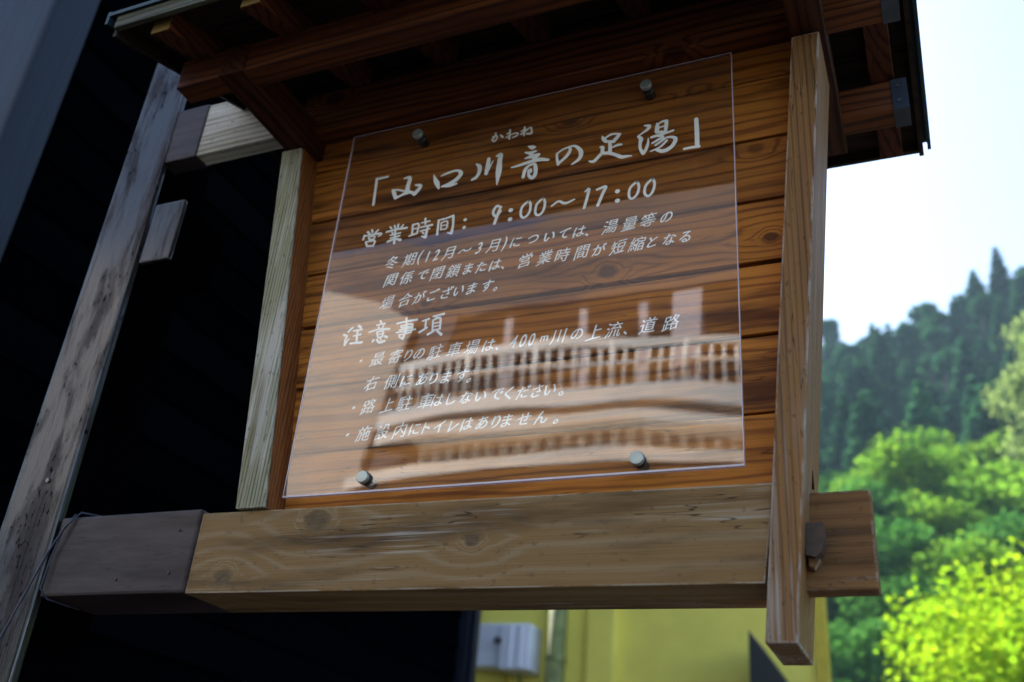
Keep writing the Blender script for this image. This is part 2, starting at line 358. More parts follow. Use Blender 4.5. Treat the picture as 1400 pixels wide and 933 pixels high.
GLASSD = paint('dark_window_glass', (0.01, 0.011, 0.014), 0.1, 0.1, 2)
YELLOW = paint('yellow_render', (0.90, 0.78, 0.14), 0.85, 0.06, 2.5, bump=0.15, bscale=60, dirt=(0.36, 0.34, 0.10), dirtamt=0.2)
YELLOWT = paint('yellow_trim', (0.62, 0.46, 0.03), 0.6, 0.1, 5, dirt=(0.3, 0.26, 0.05), dirtamt=0.4)
BOXM = paint('white_meter_plastic', (0.80, 0.82, 0.92), 0.4, 0.05, 3)
PIPEM = paint('green_grey_pipe', (0.22, 0.24, 0.07), 0.5, 0.3, 8, dirt=(0.1, 0.12, 0.08), dirtamt=0.7)
GABLE = paint('black_gable_sheet', (0.012, 0.016, 0.014), 0.6, 0.2, 3)
CONC = paint('pale_terrace_concrete', (0.80, 0.76, 0.70), 0.85, 0.12, 1.5, dirt=(0.42, 0.37, 0.29), dirtamt=0.5, bump=0.4, bscale=8)
WHITE = paint('white_railing_paint', (0.80, 0.79, 0.77), 0.45, 0.04, 5)
COLM = paint('grey_mauve_column_paint', (0.40, 0.37, 0.42), 0.6, 0.05, 5)
MAUVE = paint('mauve_plaster', (0.080, 0.068, 0.075), 0.8, 0.1, 0.8)
STUCCO = paint('beige_stucco', (0.50, 0.44, 0.39), 0.85, 0.1, 0.9, dirt=(0.4, 0.35, 0.30), dirtamt=0.4)
BROWNW = paint('brown_back_wall', (0.10, 0.065, 0.045), 0.8, 0.2, 1.2)
BASEW = paint('low_bounce_dark_wall', (0.03, 0.022, 0.016), 0.9, 0.3, 1.5)  # unseen lower walls, coloured dark to cut bounce light onto the sign
BARK = paint('tree_bark', (0.10, 0.075, 0.055), 0.9, 0.3, 6, bump=0.5, bscale=15, stretch=(1, 1, 0.2))
GROUND = paint('low_bounce_dark_ground', (0.012, 0.0118, 0.0115), 0.95, 0.2, 0.7, bump=0.4, bscale=25, dirt=(0.009, 0.009, 0.008), dirtamt=0.4)  # unseen ground, kept near black so little light bounces up under the timbers
HILL = paint('forest_floor_green', (0.022, 0.045, 0.015), 1.0, 0.4, 0.15, spec=0.0)
CONIFER = leaf_mat('dark_conifer_leaf', (0.018, 0.070, 0.050), (0.035, 0.11, 0.055), (0.07, 0.17, 0.06), 0.3, 0.25)
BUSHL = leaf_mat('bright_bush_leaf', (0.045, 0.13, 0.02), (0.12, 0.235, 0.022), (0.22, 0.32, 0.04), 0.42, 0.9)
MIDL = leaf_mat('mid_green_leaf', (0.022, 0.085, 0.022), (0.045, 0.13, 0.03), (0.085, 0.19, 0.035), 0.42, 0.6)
PALEL = leaf_mat('pale_grey_green_leaf', (0.11, 0.17, 0.06), (0.20, 0.27, 0.10), (0.36, 0.42, 0.22), 0.4, 0.7)
MAPLEL = leaf_mat('yellow_green_maple_leaf', (0.14, 0.30, 0.015), (0.25, 0.38, 0.015), (0.34, 0.42, 0.02), 0.55, 1.2)
SHRUBS = leaf_mat('undergrowth_leaf', (0.025, 0.075, 0.02), (0.05, 0.13, 0.025), (0.09, 0.18, 0.03), 0.35, 0.2)

# lettering, millimetres on the sheet from its lower left corner: x,z,width
STROKES={
 'title_lettering':
  '114.9,762.6,4.7 86.2,761.6,5.7|86.1,762.7,6 87.6,730.2,5.4 88.8,689,5.4|159.8,747.4,3.2 171.9,747.8,7.1 174.9,739.9,9.5 172.6,724.1,9.8 172.5,705.8,11.9|133.9,720.2,3.2 146.4,718.5,3.5 164.2,711.6,4|133.9,720.2,4.7 139.1,710.9,8.7 145.1,696.5,7.9|146,696.3,6.3 158.4,700.7,5.5 172.5,705.8,9.5 184,703.4,6.3 193.1,697.4,9.5|192.4,721.8,3.2 203.9,718.2,7.1 204,711.1,8.7 193.1,697.4,9.5|235.7,740.6,1.6 241.4,725.2,8.7 247.4,713.8,10.3 252.9,699.6,4|254.8,733.3,2.4 268.8,737.3,5.5 291.8,740.1,4.7 303.7,730.4,8.7 296.4,717,9.5 279.8,706.7,9.5 260.5,702.9,4|260.5,702.9,3.2 280.4,701.6,7.1 296.2,703.1,3.2|340,746.3,3.2 348,737.4,8.7 348.7,723.2,7.9 343,710.6,7.1 333.9,705.7,5.5|368.2,754.8,7.1 367.8,740.8,8.7 366,715.3,7.9|366.3,713.3,4.7 373.8,733.5,3.2 379.5,746.1,1.3|386.2,757.6,3.2 395.6,759.4,9.5 395.5,742.4,10.3 395.7,712.6,12.7 394.7,678.6,1.6|460.2,767.1,1.6 470.8,761.5,10.3 476.8,761.1,4|454.7,751.4,3.2 466.8,747.5,7.1 479.3,749.5,4|467,745.5,6.3 473.6,736,9.5|456,735.2,3.2 469.3,737,7.9 486,738,7.9|486,738,7.9 476.6,729.4,7.9|425.2,717.7,2.4 443.7,719.4,6 468.7,723.4,7.1 490.4,724.2,8.7 509.9,718.7,4.7|467.6,715.8,4 458.4,704.2,7.1 454.9,685.6,6.3|461.2,711.4,3.2 477.7,715.4,5.5 482,702.8,7.9 482.3,687.2,7.9 476.3,678.9,7.9 468.2,686.5,5.5 466.3,700.5,4.7|470.4,701.5,6 471.6,696.4,6|553.7,741.1,3.4 558.2,735,6.1 551.4,719.9,6.8 532.9,702.7,5.4|533,701,5.4 530,715,4.7 528.3,730.4,3.8|528.3,730.4,3.8 541.9,738.9,3.8 562.7,743.1,4.1 574.1,737,6.1 582.5,722.5,8.8 581.2,707.9,7.5 573.3,699.9,5.4 563.3,694,2|627.9,753.1,2 631,744.8,7.5 637.4,736.6,6.1|634.3,746.5,4.1 647.7,753.2,4.3 661.3,751.4,3.4 668.1,749.7,1.4|665.4,748.7,6.1 658.9,740.4,8.1 652.4,733.7,6.8|634.7,737.3,5.4 653.8,732.6,6.1|644.9,735.6,6.1 646.1,720.4,6.8 646,704.1,7.5|650.3,717.8,2.7 662.2,721.5,5.4 670.3,721.1,3.4|624.3,724.9,2.7 629.8,722.7,6.8 629.6,711.3,6.8|633.1,707.2,6.8 646,704.1,6.8 660.4,695.8,6.8 671.3,688.4,7.5 681.9,687.5,5.4 693.1,686.4,1.4|630.3,709.5,6.8 622.5,701.5,6.8 612.1,690.9,6.8 602.5,693.1,3.4|718.5,758.6,2.7 728.4,755.2,6.8 725.9,747.6,6.1 715.5,740.4,3.4 705.7,733.8,2.7|705.7,732.9,4.1 711.8,724.9,8.1 710.1,713.9,6.1 711,699.1,5.4 717.2,686.4,6.8|717.2,686.4,6.8 722.9,696.3,6.1 726.5,709.9,4.7 727,722.8,1.4|744.9,757.6,2.7 745.6,747.6,8.1 744.5,736.4,7.5|745.6,754.2,2.7 754.7,760.1,4.1 763.8,760.2,5.4|764.5,759.2,6.8 763.9,746.2,6.8 762.7,731.8,5.4|749.6,745.7,2.4 760,747.2,2.4|744.5,734.7,5.4 762.7,731.8,5.4|733.5,724.4,4.7 742,725.6,5.4 760.2,727.5,4.7 778.2,731.1,4.1|749.8,725.2,6.8 757.7,718.4,5.4 747.3,714.5,4.7 735.7,708.5,3.4|761.6,714.2,4.1 742.3,702,3.8|765.4,716.5,3.4 777,714.4,5.4 783.5,707.2,7.5 778.4,694,7.5 768.2,685.4,8.1 756.7,683.3,8.1 745,689.3,5.4|765.5,708.4,4.1 752.7,695.5,3.8 732.7,688.3,2|825.6,748.3,7.5 826.7,714.1,8.1 827,680.7,8.1|830.8,677.4,5.4 816.4,678.5,5.4 801.3,678.2,4.7',
 'kana_lettering':
  '371.3,814.7,2.7 380.1,817.3,2.3 382.7,810.7,3.2 380.3,804.3,2.7 376.6,801.1,4.1 372.7,805.6,2.7|378.4,824.8,2.3 377.2,815.6,3.2 370.6,806.1,3.2|390.9,815.2,3.2 396.5,808.5,4.1|412.6,824.5,3.6 412.9,815,3.2 412.8,799.8,4.1|406.4,815.4,2.7 414.3,816.4,2.3|405.3,805.1,2.7 416.8,810.5,2.3 427.5,812.5,2.5 432.3,809,2.9 429.3,803.9,2.7 420.6,800.8,2.3|447.4,823.9,3.2 447.1,814.6,4.1 447.3,800.6,3.2|440.3,814,2.7 450.9,816.6,2.7|439.5,805.4,2.3 447.5,809.8,3.2 457.7,817.8,2.7 463.1,817.6,3.2 464.7,809,3.2 464.8,802,4.1 453.9,803.6,3.6',
 'hours_lettering':
  '87.4,615.1,4.5 92.6,609.6,4|97.5,618.8,4 99.6,612.8,4.5|114,615.6,3.6 108.5,610,4.5|80.1,607.5,3.6 78.8,596.6,4.5|81.6,605,3.3 99.6,606.1,4 123.3,603.8,5.1 117.9,598.1,2.7|92,600.8,2.9 94.2,594.4,2.9|92,600.8,2.9 107,600.2,2.9 106.2,592.6,2.9 94.3,593.7,2.9|86.7,588.5,3.3 91.9,576.4,4|86.7,588.5,3.3 109.1,587.6,4 108.1,574.5,4|91.9,576.4,3.6 107,574.7,4|99.8,592.7,2.5 98.4,588.5,2.5|154.6,618.9,3.6 159.3,609.1,3.6|163.8,620.5,4 164.6,608.1,3.6|144.3,617.6,3.3 148.3,612.4,3.3|176.9,616.8,3.6 172.5,611,3.3|136.7,605.7,4 160.5,607.8,4 186.6,607.2,4.7|151,601.9,2.9 154.9,596.7,2.9|147.9,594.7,2.9 172.6,596.6,3.3|149.2,586.7,2.9 171.7,589.1,3.3|158.9,604.8,3.6 161,571.4,5.1|159.2,582.7,3.3 144.2,578.9,5.1|162.2,583.2,3.3 175.6,577.4,6.1|201.2,613.2,3.6 202.8,587.6,4|201.4,612,3.3 215.8,611.4,3.6 215.1,587.4,3.6|204.1,600.5,2.5 215.3,600.5,2.5|196.3,583.4,3.3 215.1,587.4,3.3|230.6,622.9,4.3 232.6,608.1,3.6|222.7,613.4,2.5 242,614,3.6|221.3,601.6,2.9 249.6,602.6,4|222.7,591.4,2.9 244.7,593.7,3.3|239.8,600.2,4.3 237.4,573.4,6.1|227.7,577.4,2.2 237.5,572.3,5.1|228.4,587.1,3.3 232,583.1,3.3|264.6,611.7,4 265.4,574.6,4.7|265.6,611.5,2.9 276.4,613.8,2.2|272.7,611.2,2.2 299,616.9,4.7|299.1,615.8,5.1 301.2,590.4,4.3 299.6,571.3,6.1|290.3,574.2,1.8 299.7,570.2,4|271.6,603.8,2.5 273,585,2.9|271.6,603.8,2.5 285.4,605.4,2.9 285.8,586.9,2.9 272.9,586.1,2.5|272.6,596,2.2 284.7,595.8,2.2|328.4,600.6,7.2 328.8,600.5,7.2|328.1,580.9,7.2 328.6,580.8,7.2|410.7,616.4,4.2 399.7,621.3,5.1 393.1,606.5,5.1 400.8,594.9,5.1 410.1,606.4,5.1|409.2,616.7,4.5 404.7,600.8,5.7 398.9,577,5.7|433.3,604.1,9 433.9,603.9,9|433.8,581,9 434.4,580.9,9|472.6,620.3,4.5 459,606.5,4.5 457.7,586.8,4.5 465.7,578.6,4.5 476.4,589.6,4.5 477.8,609.2,4.5 472.6,620.3,4.5|504.6,620.3,4.5 491.7,606.4,4.5 490.4,585.2,4.5 499,578.5,4.5 508.2,589.8,4.5 509.7,609.2,4.5 504.6,620.3,4.5|525,595.5,2.8 540.1,604.6,4 554.8,596.6,5.1 574.2,602.3,2.8|597.3,617.1,3.4 604.6,622.1,5.1 602.2,603,5.1 596.5,576.6,5.1|622.4,616.6,4.5 640.2,620.3,5.7 635.3,605.7,5.7 625.4,577.1,5.7|665.2,603.2,9 665.7,603.1,9|665.9,579.9,9 666.5,579.8,9|705.6,619,4.5 692.4,606.4,4.5 689.7,587.7,4.5 695.8,578.4,4.5 706.3,587.3,4.5 709.9,605.8,4.5 705.6,619,4.5|737.6,619,4.5 724.5,605.8,4.5 721.7,587.2,4.5 729,577.7,4.5 738.1,586.9,4.5 741.8,605.2,4.5 737.6,619,4.5',
 'heading_lettering':
  '92.4,370.6,4 83.8,361.7,3.6|73.6,356.1,4 81.7,351,4.7 79.4,341.3,4 80.3,331.2,5.4|80.9,333.1,4.7 88.9,345,1.4|107.3,372.5,5.4 113.1,368.7,4.7|96,362,2.9 116.1,363.3,4.3|98.2,349.7,2.5 116.2,351.3,3.3|106.2,361.6,4 108.2,333.5,4|93.3,332.5,3.3 121.6,331.7,5.1|158.9,377.2,4 161.8,371.8,4.7|151.4,368.3,2.5 170.1,369.6,3.6|156.2,363.6,2.9 158.7,360.3,2.9|167.9,365,2.9 165.9,359.3,2.9|135.9,353.5,3.3 157.2,357.5,3.6 183.4,354.9,4.7|154.3,351,3.3 159.5,337.5,3.3|154.3,351,2.9 169,351.9,3.6 169.2,339.1,3.6|157.3,344.6,2.2 169,346,2.2|159.5,337.5,2.5 169.2,339.1,2.5|147.9,330.2,4.3 149.4,332.9,4.7|157.3,332.8,3.6 164.4,326,5.1 176,327.4,4.7|175,339.3,3.6 180.6,335.6,4.3|164.9,334.8,3.3 167.3,332.5,2.9|220.5,375.3,4 223.2,357.2,3.6 222.6,341.6,4.3 218.9,327.5,5.4|200.4,365.3,3.6 222.7,367.1,3.6 245.8,367.7,4.7|210.4,358,2.9 212,353.8,2.9|210.4,358,2.5 235.4,359.4,3.3 234.3,353.6,2.9 213,353.7,2.5|207.9,348.5,2.5 238.6,351.1,3.3|237.7,350.2,3.6 236.1,341.7,3.6|201.9,343.5,2.9 245.2,345.3,3.6|208.7,336.7,2.5 236.4,339.7,2.9|209.4,332.7,2.2 219,326.5,3.6|260,362.7,2.5 274,365.6,3.6|267.7,362.6,3.6 268.5,343,3.3|256,337,4.3 272,345.4,3.6|283.9,370.1,3.3 307.3,372.5,4.3|291.7,368.9,3.3 288.6,363.5,2.9|284.1,361.2,2.9 285.5,336.8,3.3|284.1,361.2,2.9 299.9,363.8,4 302.2,338.3,3.6|286.1,353.2,2.2 299.2,354.2,2.2|286.2,345.4,2.2 300.3,346.3,2.2|286.3,337.6,2.5 301.3,338.5,2.5|288.5,335.4,3.3 276,329.4,4.7|296,335.3,3.3 306.7,325.2,5.4',
}
LINES=[
 ('冬期(12月～3月)については、湯量等の','164.2,520.9 207,520.8 231.6,520.7 250.8,520.6 271.7,520.6 299.2,520.5 336.6,520.4 370.1,520.3 401.6,520.3 427.9,520.2 452.3,520.1 489.2,520 525.7,519.9 557,519.8 589.5,519.8 610.9,519.7 653.3,519.6 693.4,519.5 730.1,519.4 766.3,519.3'),
 ('関係で閉鎖または、営業時間が短縮となる','167.7,475.9 206.6,475.4 245,474.8 279.4,474.3 316.8,473.8 350.3,473.3 380.1,472.9 411.2,472.4 433.9,472.1 477.1,471.5 519.6,470.9 556.9,470.4 596.6,469.8 632.7,469.3 671.3,468.7 709.3,468.2 739.6,467.8 772.3,467.3 803.2,466.8'),
 ('場合がございます。','167.8,419.9 211.3,420.7 243.9,421.3 276.1,421.9 307.9,422.4 334.5,422.9 364.1,423.5 398.2,424.1 422.3,424.5'),
 ('・最寄りの駐車場は、400m川の上流、道路','127.3,286.8 167,286.7 207.7,286.6 237.9,286.5 262.8,286.5 298.9,286.4 340.9,286.3 379.1,286.2 415.2,286.1 438.5,286.1 467.7,286 487.5,286 505.6,285.9 531,285.9 559.2,285.8 597.1,285.7 631.7,285.6 668.6,285.5 696.6,285.5 734,285.4 777.4,285.3'),
 ('右側にあります。','162.4,232.5 208.1,230.9 241.4,229.7 277.5,228.5 303.4,227.6 330.7,226.6 365.6,225.4 385.9,224.7'),
 ('・路上駐車はしないでください。','129,181 164.5,180.5 207.9,180 245.6,179.4 292.4,178.8 317.8,178.5 347.7,178.1 378.8,177.7 409.5,177.3 442.8,176.8 466.8,176.5 496.4,176.1 524.2,175.7 550.3,175.4 577.5,175'),
 ('・施設内にトイレはありません。','126.2,122.5 162.9,122.4 205.7,122.2 244.5,122 276.5,121.9 301.7,121.8 328.3,121.7 359.2,121.6 386.7,121.4 418.4,121.3 446.7,121.2 468.8,121.1 502.3,120.9 536.9,120.8 570.9,120.6'),
]

# ================================================================ the setting
def hill_h(x, y):
    h = np.interp(y, [10, 13, 20, 30, 45, 60, 75, 95, 112, 125, 200, 400], [0, 0.3, 1.5, 5.0, 12.0, 19.0, 28, 43, 56.5, 60, 40, 10])
    n = 1.6 * np.sin(x * 0.11 + y * 0.05) + 1.1 * np.sin(x * 0.23 - y * 0.13 + 1.3) + 0.5 * np.sin(x * 0.5 + 2) * np.cos(y * 0.4)
    return h + n * np.clip((y - 12) / 40, 0, 1) + 0.20 * np.clip(x, -60, 90) * np.clip((y - 30) / 30, 0, 1)
xs = np.linspace(-170, 190, 121); ys = np.concatenate([np.linspace(10, 60, 41), np.linspace(63, 400, 90)])
XX, YY = np.meshgrid(xs, ys); ZZ = hill_h(XX, YY)
V = np.stack([XX.ravel(), YY.ravel(), ZZ.ravel() - 0.02], 1); nx, ny = len(xs), len(ys)
ii = (np.arange(ny - 1)[:, None] * nx + np.arange(nx - 1)[None]).ravel()
F = np.stack([ii, ii + 1, ii + 1 + nx, ii + nx], 1)
hill = link('hillside', from_np('hillside', V, F), HILL, origin=(0, 0, 0)); tag(hill, kind='structure')
hill.data.polygons.foreach_set('use_smooth', [True] * len(hill.data.polygons))
gx = np.array([[-900, -900, -0.03], [900, -900, -0.03], [900, 900, -0.03], [-900, 900, -0.03]], float)
g_ = link('ground', from_np('ground', gx, np.array([[0, 1, 2, 3]])), GROUND, origin=(0, 0, 0)); tag(g_, kind='structure')

def leaves(C, size, up=0.35, aspect=0.6):
    """one small quad per point, random tilt"""
    n = len(C); nrm = rng.normal(size=(n, 3)); nrm[:, 2] = np.abs(nrm[:, 2]) + up; nrm /= np.linalg.norm(nrm, axis=1, keepdims=True)
    t = rng.normal(size=(n, 3)); t -= nrm * (t * nrm).sum(1, keepdims=True); t /= np.linalg.norm(t, axis=1, keepdims=True)
    b = np.cross(nrm, t); s = (size * (0.6 + 0.8 * rng.random(n)))[:, None]
    V = np.stack([C - t * s, C + b * s * aspect, C + t * s, C - b * s * aspect], 1).reshape(-1, 3)
    return V, np.arange(n * 4).reshape(-1, 4)
def conifer_mesh(h, r, n, leaf, fat=1.0):
    t = rng.random(n) ** 0.75                      # 0 top, 1 bottom
    tier = np.round(t * 13) / 13; t = tier * 0.7 + t * 0.3
    ang = rng.random(n) * 2 * np.pi
    spoke = 0.72 + 0.28 * np.sin(ang * 5 + t * 31) * np.sin(ang * 3 + t * 17)
    rr = r * (t ** fat) * spoke * (rng.random(n) ** 0.35)
    C = np.stack([rr * np.cos(ang), rr * np.sin(ang), h * (1 - t * 0.86) - rr * 0.28], 1) + rng.normal(size=(n, 3)) * 0.08
    return from_np('conifer_crown', *leaves(C, leaf, 0.1))
def broad_mesh(r, hgt, n, leaf, lobes=14, z0=0.0, name='broadleaf_crown'):
    cs = []
    for k in range(lobes):
        a = rng.random() * 2 * np.pi; q = rng.random() ** 0.5; zz = (rng.random() * 2 - 1)
        rad = r * (0.22 + 0.20 * rng.random())
        R_ = r * 0.78 * q * math.sqrt(max(0.15, 1 - zz * zz * 0.8))
        cs.append((R_ * math.cos(a), R_ * math.sin(a), z0 + zz * hgt * 0.40, rad))
    per = n // lobes; P = []
    for (cx, cy, cz, rad) in cs:
        d = rng.normal(size=(per, 3)); d /= np.linalg.norm(d, axis=1, keepdims=True)
        dd = rad * (0.6 + 0.62 * rng.random((per, 1)) ** 0.8)
        P.append(np.array([cx, cy, cz]) + d * dd * np.array([1.1, 1.1, 0.8]))
    return from_np(name, *leaves(np.concatenate(P), leaf, 0.3))
def trunk_mesh(h, r, limbs=4, spread=0.8, n=7):
    bm = bmesh.new()
    pts = [(0.03 * h * math.sin(i * 1.7) * (i / 5), 0.03 * h * math.cos(i * 2.1) * (i / 5), h * i / 5) for i in range(6)]
    tube_bm(bm, pts, [r * (1.25 - 0.95 * i / 5) for i in range(6)], n)
    for k in range(limbs):
        a = k * 2.4 + 0.5; z = h * (0.45 + 0.12 * k / max(1, limbs))
        b = (0, 0, z); e = (spread * math.cos(a), spread * math.sin(a), z + h * 0.38)
        mid = (spread * 0.45 * math.cos(a), spread * 0.45 * math.sin(a), z + h * 0.22)
        tube_bm(bm, [b, mid, e], [r * 0.45, r * 0.3, r * 0.12], 5)
    return bm_mesh(bm, 'trunk', True)
def tree_at(name, x, y, z, crown, cmat, trunk, sc, rot, label, cat, group, shape=1.0):
    o = empty(name, (x, y, z), label, cat, group)
    for nm, me, mt in (('crown', crown, cmat), ('trunk', trunk, BARK)):
        c = bpy.data.objects.new(nm, me); col.objects.link(c); c.parent = o
        if not me.materials: me.materials.append(mt)
    o.scale = (sc * shape, sc * shape, sc); o.rotation_euler = (0, 0, rot)
    return o
CX, CY = CAM.x, CAM.y
def polar(az, d): return CX + d * math.tan(R(az)), CY + d
con_round = [broad_mesh(2.9, 13, 5200, 0.26, 20, 6.0, 'conifer_crown'), broad_mesh(2.5, 15, 5200, 0.26, 22, 6.4, 'conifer_crown')]
con = [conifer_mesh(12, 3.0, 4800, 0.30, 0.7), conifer_mesh(12, 2.5, 4200, 0.28, 0.62), conifer_mesh(11, 3.4, 5000, 0.32, 0.5)]
ctr = trunk_mesh(10.5, 0.22, 0)
random.seed(21)
k = 0
for row, (d, n_) in enumerate([(68, 13), (75, 14), (83, 15), (91, 16), (99, 17), (107, 18), (115, 19), (122, 19)]):
    for i in range(n_):
        az = -11.5 + 23.5 * (i + 0.5 + random.uniform(-0.38, 0.38)) / n_
        x, y = polar(az, d + random.uniform(-4, 4)); z = float(hill_h(np.array(x), np.array(y)))
        s = random.uniform(0.72, 1.12) * 0.95
        if d >= 107 and random.random() < 0.3: s *= 1.15
        top = row >= 5
        rd = random.random() < 0.2
        tree_at('conifer_tree', x, y, z - 0.3, con_round[k % 2] if rd else con[k % 3], CONIFER, ctr, s, random.uniform(0, 6.28),
                ('dark rounded tree on the skyline among pointed conifers' if top else 'dark rounded tree crown among the pointed conifers of the far hillside') if rd else 'dark blue green conifer on the skyline of the far wooded ridge' if top else 'dark conifer standing in the shaded belt of the far hillside',
                'conifer', 'conifers along the ridge line' if top else 'conifers on the far hillside', random.uniform(0.85, 1.15)); k += 1
br = [broad_mesh(2.7, 5.2, 6800, 0.13, 34, 3.4) for _ in range(3)]
br2 = [broad_mesh(2.5, 5.6, 6800, 0.13, 34, 3.4) for _ in range(2)]
btr = trunk_mesh(3.4, 0.14, 4, 1.2)
k = 0
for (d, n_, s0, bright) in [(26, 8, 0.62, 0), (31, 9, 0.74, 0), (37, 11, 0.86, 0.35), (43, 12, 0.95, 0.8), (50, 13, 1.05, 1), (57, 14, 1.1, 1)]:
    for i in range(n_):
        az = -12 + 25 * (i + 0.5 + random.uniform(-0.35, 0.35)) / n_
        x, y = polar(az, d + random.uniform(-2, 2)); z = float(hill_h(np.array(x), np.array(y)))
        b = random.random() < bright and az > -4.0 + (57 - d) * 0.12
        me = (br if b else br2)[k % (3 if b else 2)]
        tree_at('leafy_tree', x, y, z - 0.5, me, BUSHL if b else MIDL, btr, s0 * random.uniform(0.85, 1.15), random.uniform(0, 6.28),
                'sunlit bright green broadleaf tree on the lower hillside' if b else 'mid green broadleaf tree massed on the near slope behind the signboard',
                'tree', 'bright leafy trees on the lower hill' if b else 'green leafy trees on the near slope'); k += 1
# the same woods go on to the left, mostly behind the signboard
for (d, n_, kind) in [(70, 7, 0), (82, 8, 0), (95, 8, 0), (110, 9, 0), (121, 9, 0), (30, 4, 1), (38, 5, 1), (47, 6, 1), (56, 6, 1)]:
    for i in range(n_):
        az = -24 + 12.5 * (i + 0.5 + random.uniform(-0.35, 0.35)) / n_
        x, y = polar(az, d + random.uniform(-2, 2)); z = float(hill_h(np.array(x), np.array(y)))
        if kind == 0:
            tree_at('conifer_tree', x, y, z - 0.3, con[k % 3], CONIFER, ctr, random.uniform(0.75, 1.05), random.uniform(0, 6.28), 'dark conifer standing in the shaded belt of the far hillside', 'conifer', 'conifers on the far hillside')
        else:
            tree_at('leafy_tree', x, y, z - 0.5, br2[k % 2], MIDL, btr, random.uniform(0.8, 1.1), random.uniform(0, 6.28), 'mid green broadleaf tree massed on the near slope behind the signboard', 'tree', 'green leafy trees on the near slope')
        k += 1
# undergrowth between the trees
n = 85000
uy = 14 + 150 * rng.random(n) ** 1.6; ux = CX + (uy - CY) * np.tan(np.radians(-24 + 38 * rng.random(n)))
C = np.stack([ux, uy, hill_h(ux, uy) + rng.random(n) * 0.9], 1)
ug = link('undergrowth', from_np('undergrowth', *leaves(C, 0.22 + 0.0 * ux, 0.4)), SHRUBS, origin=(0, 0, 0)); tag(ug, 'low green undergrowth between the hillside trees', 'undergrowth', kind='stuff')
# distinct trees
x, y = polar(7.6, 50); tree_at('pale_leafy_tree', x, y, float(hill_h(np.array(x), np.array(y))), broad_mesh(3.6, 12.5, 11000, 0.15, 30, 8.6), PALEL, trunk_mesh(8.5, 0.25, 5, 2.0), 1.0, 0.4,
        'tall pale grey green broadleaf tree rising at the right edge above the bright slope', 'tree', None)
x, y = polar(5.0, 15.5); tree_at('maple_tree', x, y, 0.5, broad_mesh(2.6, 3.5, 20000, 0.05, 46, 3.5), MAPLEL, trunk_mesh(3.0, 0.12, 5, 1.3), 1.0, 1.0,
        'glowing yellow green maple at the lower right, nearest of the trees', 'maple tree', None)
x, y = polar(-4.0, 60); tree_at('young_conifer', x, y, float(hill_h(np.array(x), np.array(y))) + 1.0, con[2], MIDL, ctr, 0.72, 0.4,
        'small lighter green pointed conifer rising in front of the dark belt', 'conifer', None)
con[2].materials.clear(); con[2].materials.append(CONIFER)

# ---------------------------------------------------------------- yellow building and its fittings (behind, below the beam)
YB = 7.0
yb = empty('yellow_building', (-1.7, YB, 0), 'yellow rendered building seen below the signboard beam', 'building')
box('wall', -6.2, -0.31, YB, YB + 0.45, -0.03, 4.08, YELLOW, yb)
box('corner_trim', -0.306, -0.215, YB - 0.06, YB + 0.06, -0.03, 4.08, YELLOWT, yb)
box('pilaster', -2.25, -1.98, YB - 0.10, YB - 0.002, -0.03, 4.05, YELLOW, yb, 0.03)
box('roof', -6.25, -0.22, YB - 0.05, YB + 0.5, 4.085, 4.13, ROOFM, yb)
pp = tube('drainpipe', [(-2.50, YB - 0.14, 0), (-2.50, YB - 0.14, 4.05)], 0.085, PIPEM, None, 16)
tag(pp, 'mottled green grey vertical pipe on the yellow wall', 'pipe')
for z in (1.2, 2.4, 3.3):
    bm = bmesh.new(); tube_bm(bm, [(-2.50, YB - 0.14, z), (-2.50, YB - 0.14, z + 0.04)], 0.094, 16); o = link('pipe_bracket', bm_mesh(bm, 'pipe_bracket'), PIPEM, pp)
mb = empty('meter_box', (-3.0, YB - 0.1, 3.1), 'pair of white electric meter boxes hung on the yellow wall', 'meter box')
box('box_body', -3.30, -2.98, YB - 0.22, YB - 0.004, 3.24, 3.62, BOXM, mb, 0.015)
box('box_body', -2.975, -2.69, YB - 0.30, YB - 0.004, 3.20, 3.60, BOXM, mb, 0.02)
box('box_rib', -2.90, -2.86, YB - 0.315, YB - 0.30, 3.22, 3.58, BOXM, mb, 0.005)
box('box_rib', -2.80, -2.76, YB - 0.315, YB - 0.30, 3.22, 3.58, BOXM, mb, 0.005)
box('latch', -3.02, -2.95, YB - 0.34, YB - 0.30, 3.42, 3.47, SCREW, mb, 0.01)
tube('cable', [(-2.95, YB - 0.10, 3.19), (-2.96, YB - 0.10, 2.9), (-2.90, YB - 0.04, 2.5), (-2.90, YB - 0.04, 1.5)], 0.022, YELLOWT, mb)
tube('cable', [(-2.85, YB - 0.10, 3.19), (-2.80, YB - 0.10, 2.95), (-2.84, YB - 0.04, 2.5), (-2.84, YB - 0.04, 1.5)], 0.018, PIPEM, mb)
ga = empty('lean_to', (-0.45, 6.2, 0), 'black pointed gable of a small lean-to in front of the yellow wall', 'shed')
prism('gable', [(-0.71, 0), (-0.71, 3.42), (-0.22, 2.72), (0.35, 1.9), (0.35, 0)], 'y', 6.25, 6.95, GABLE, ga)

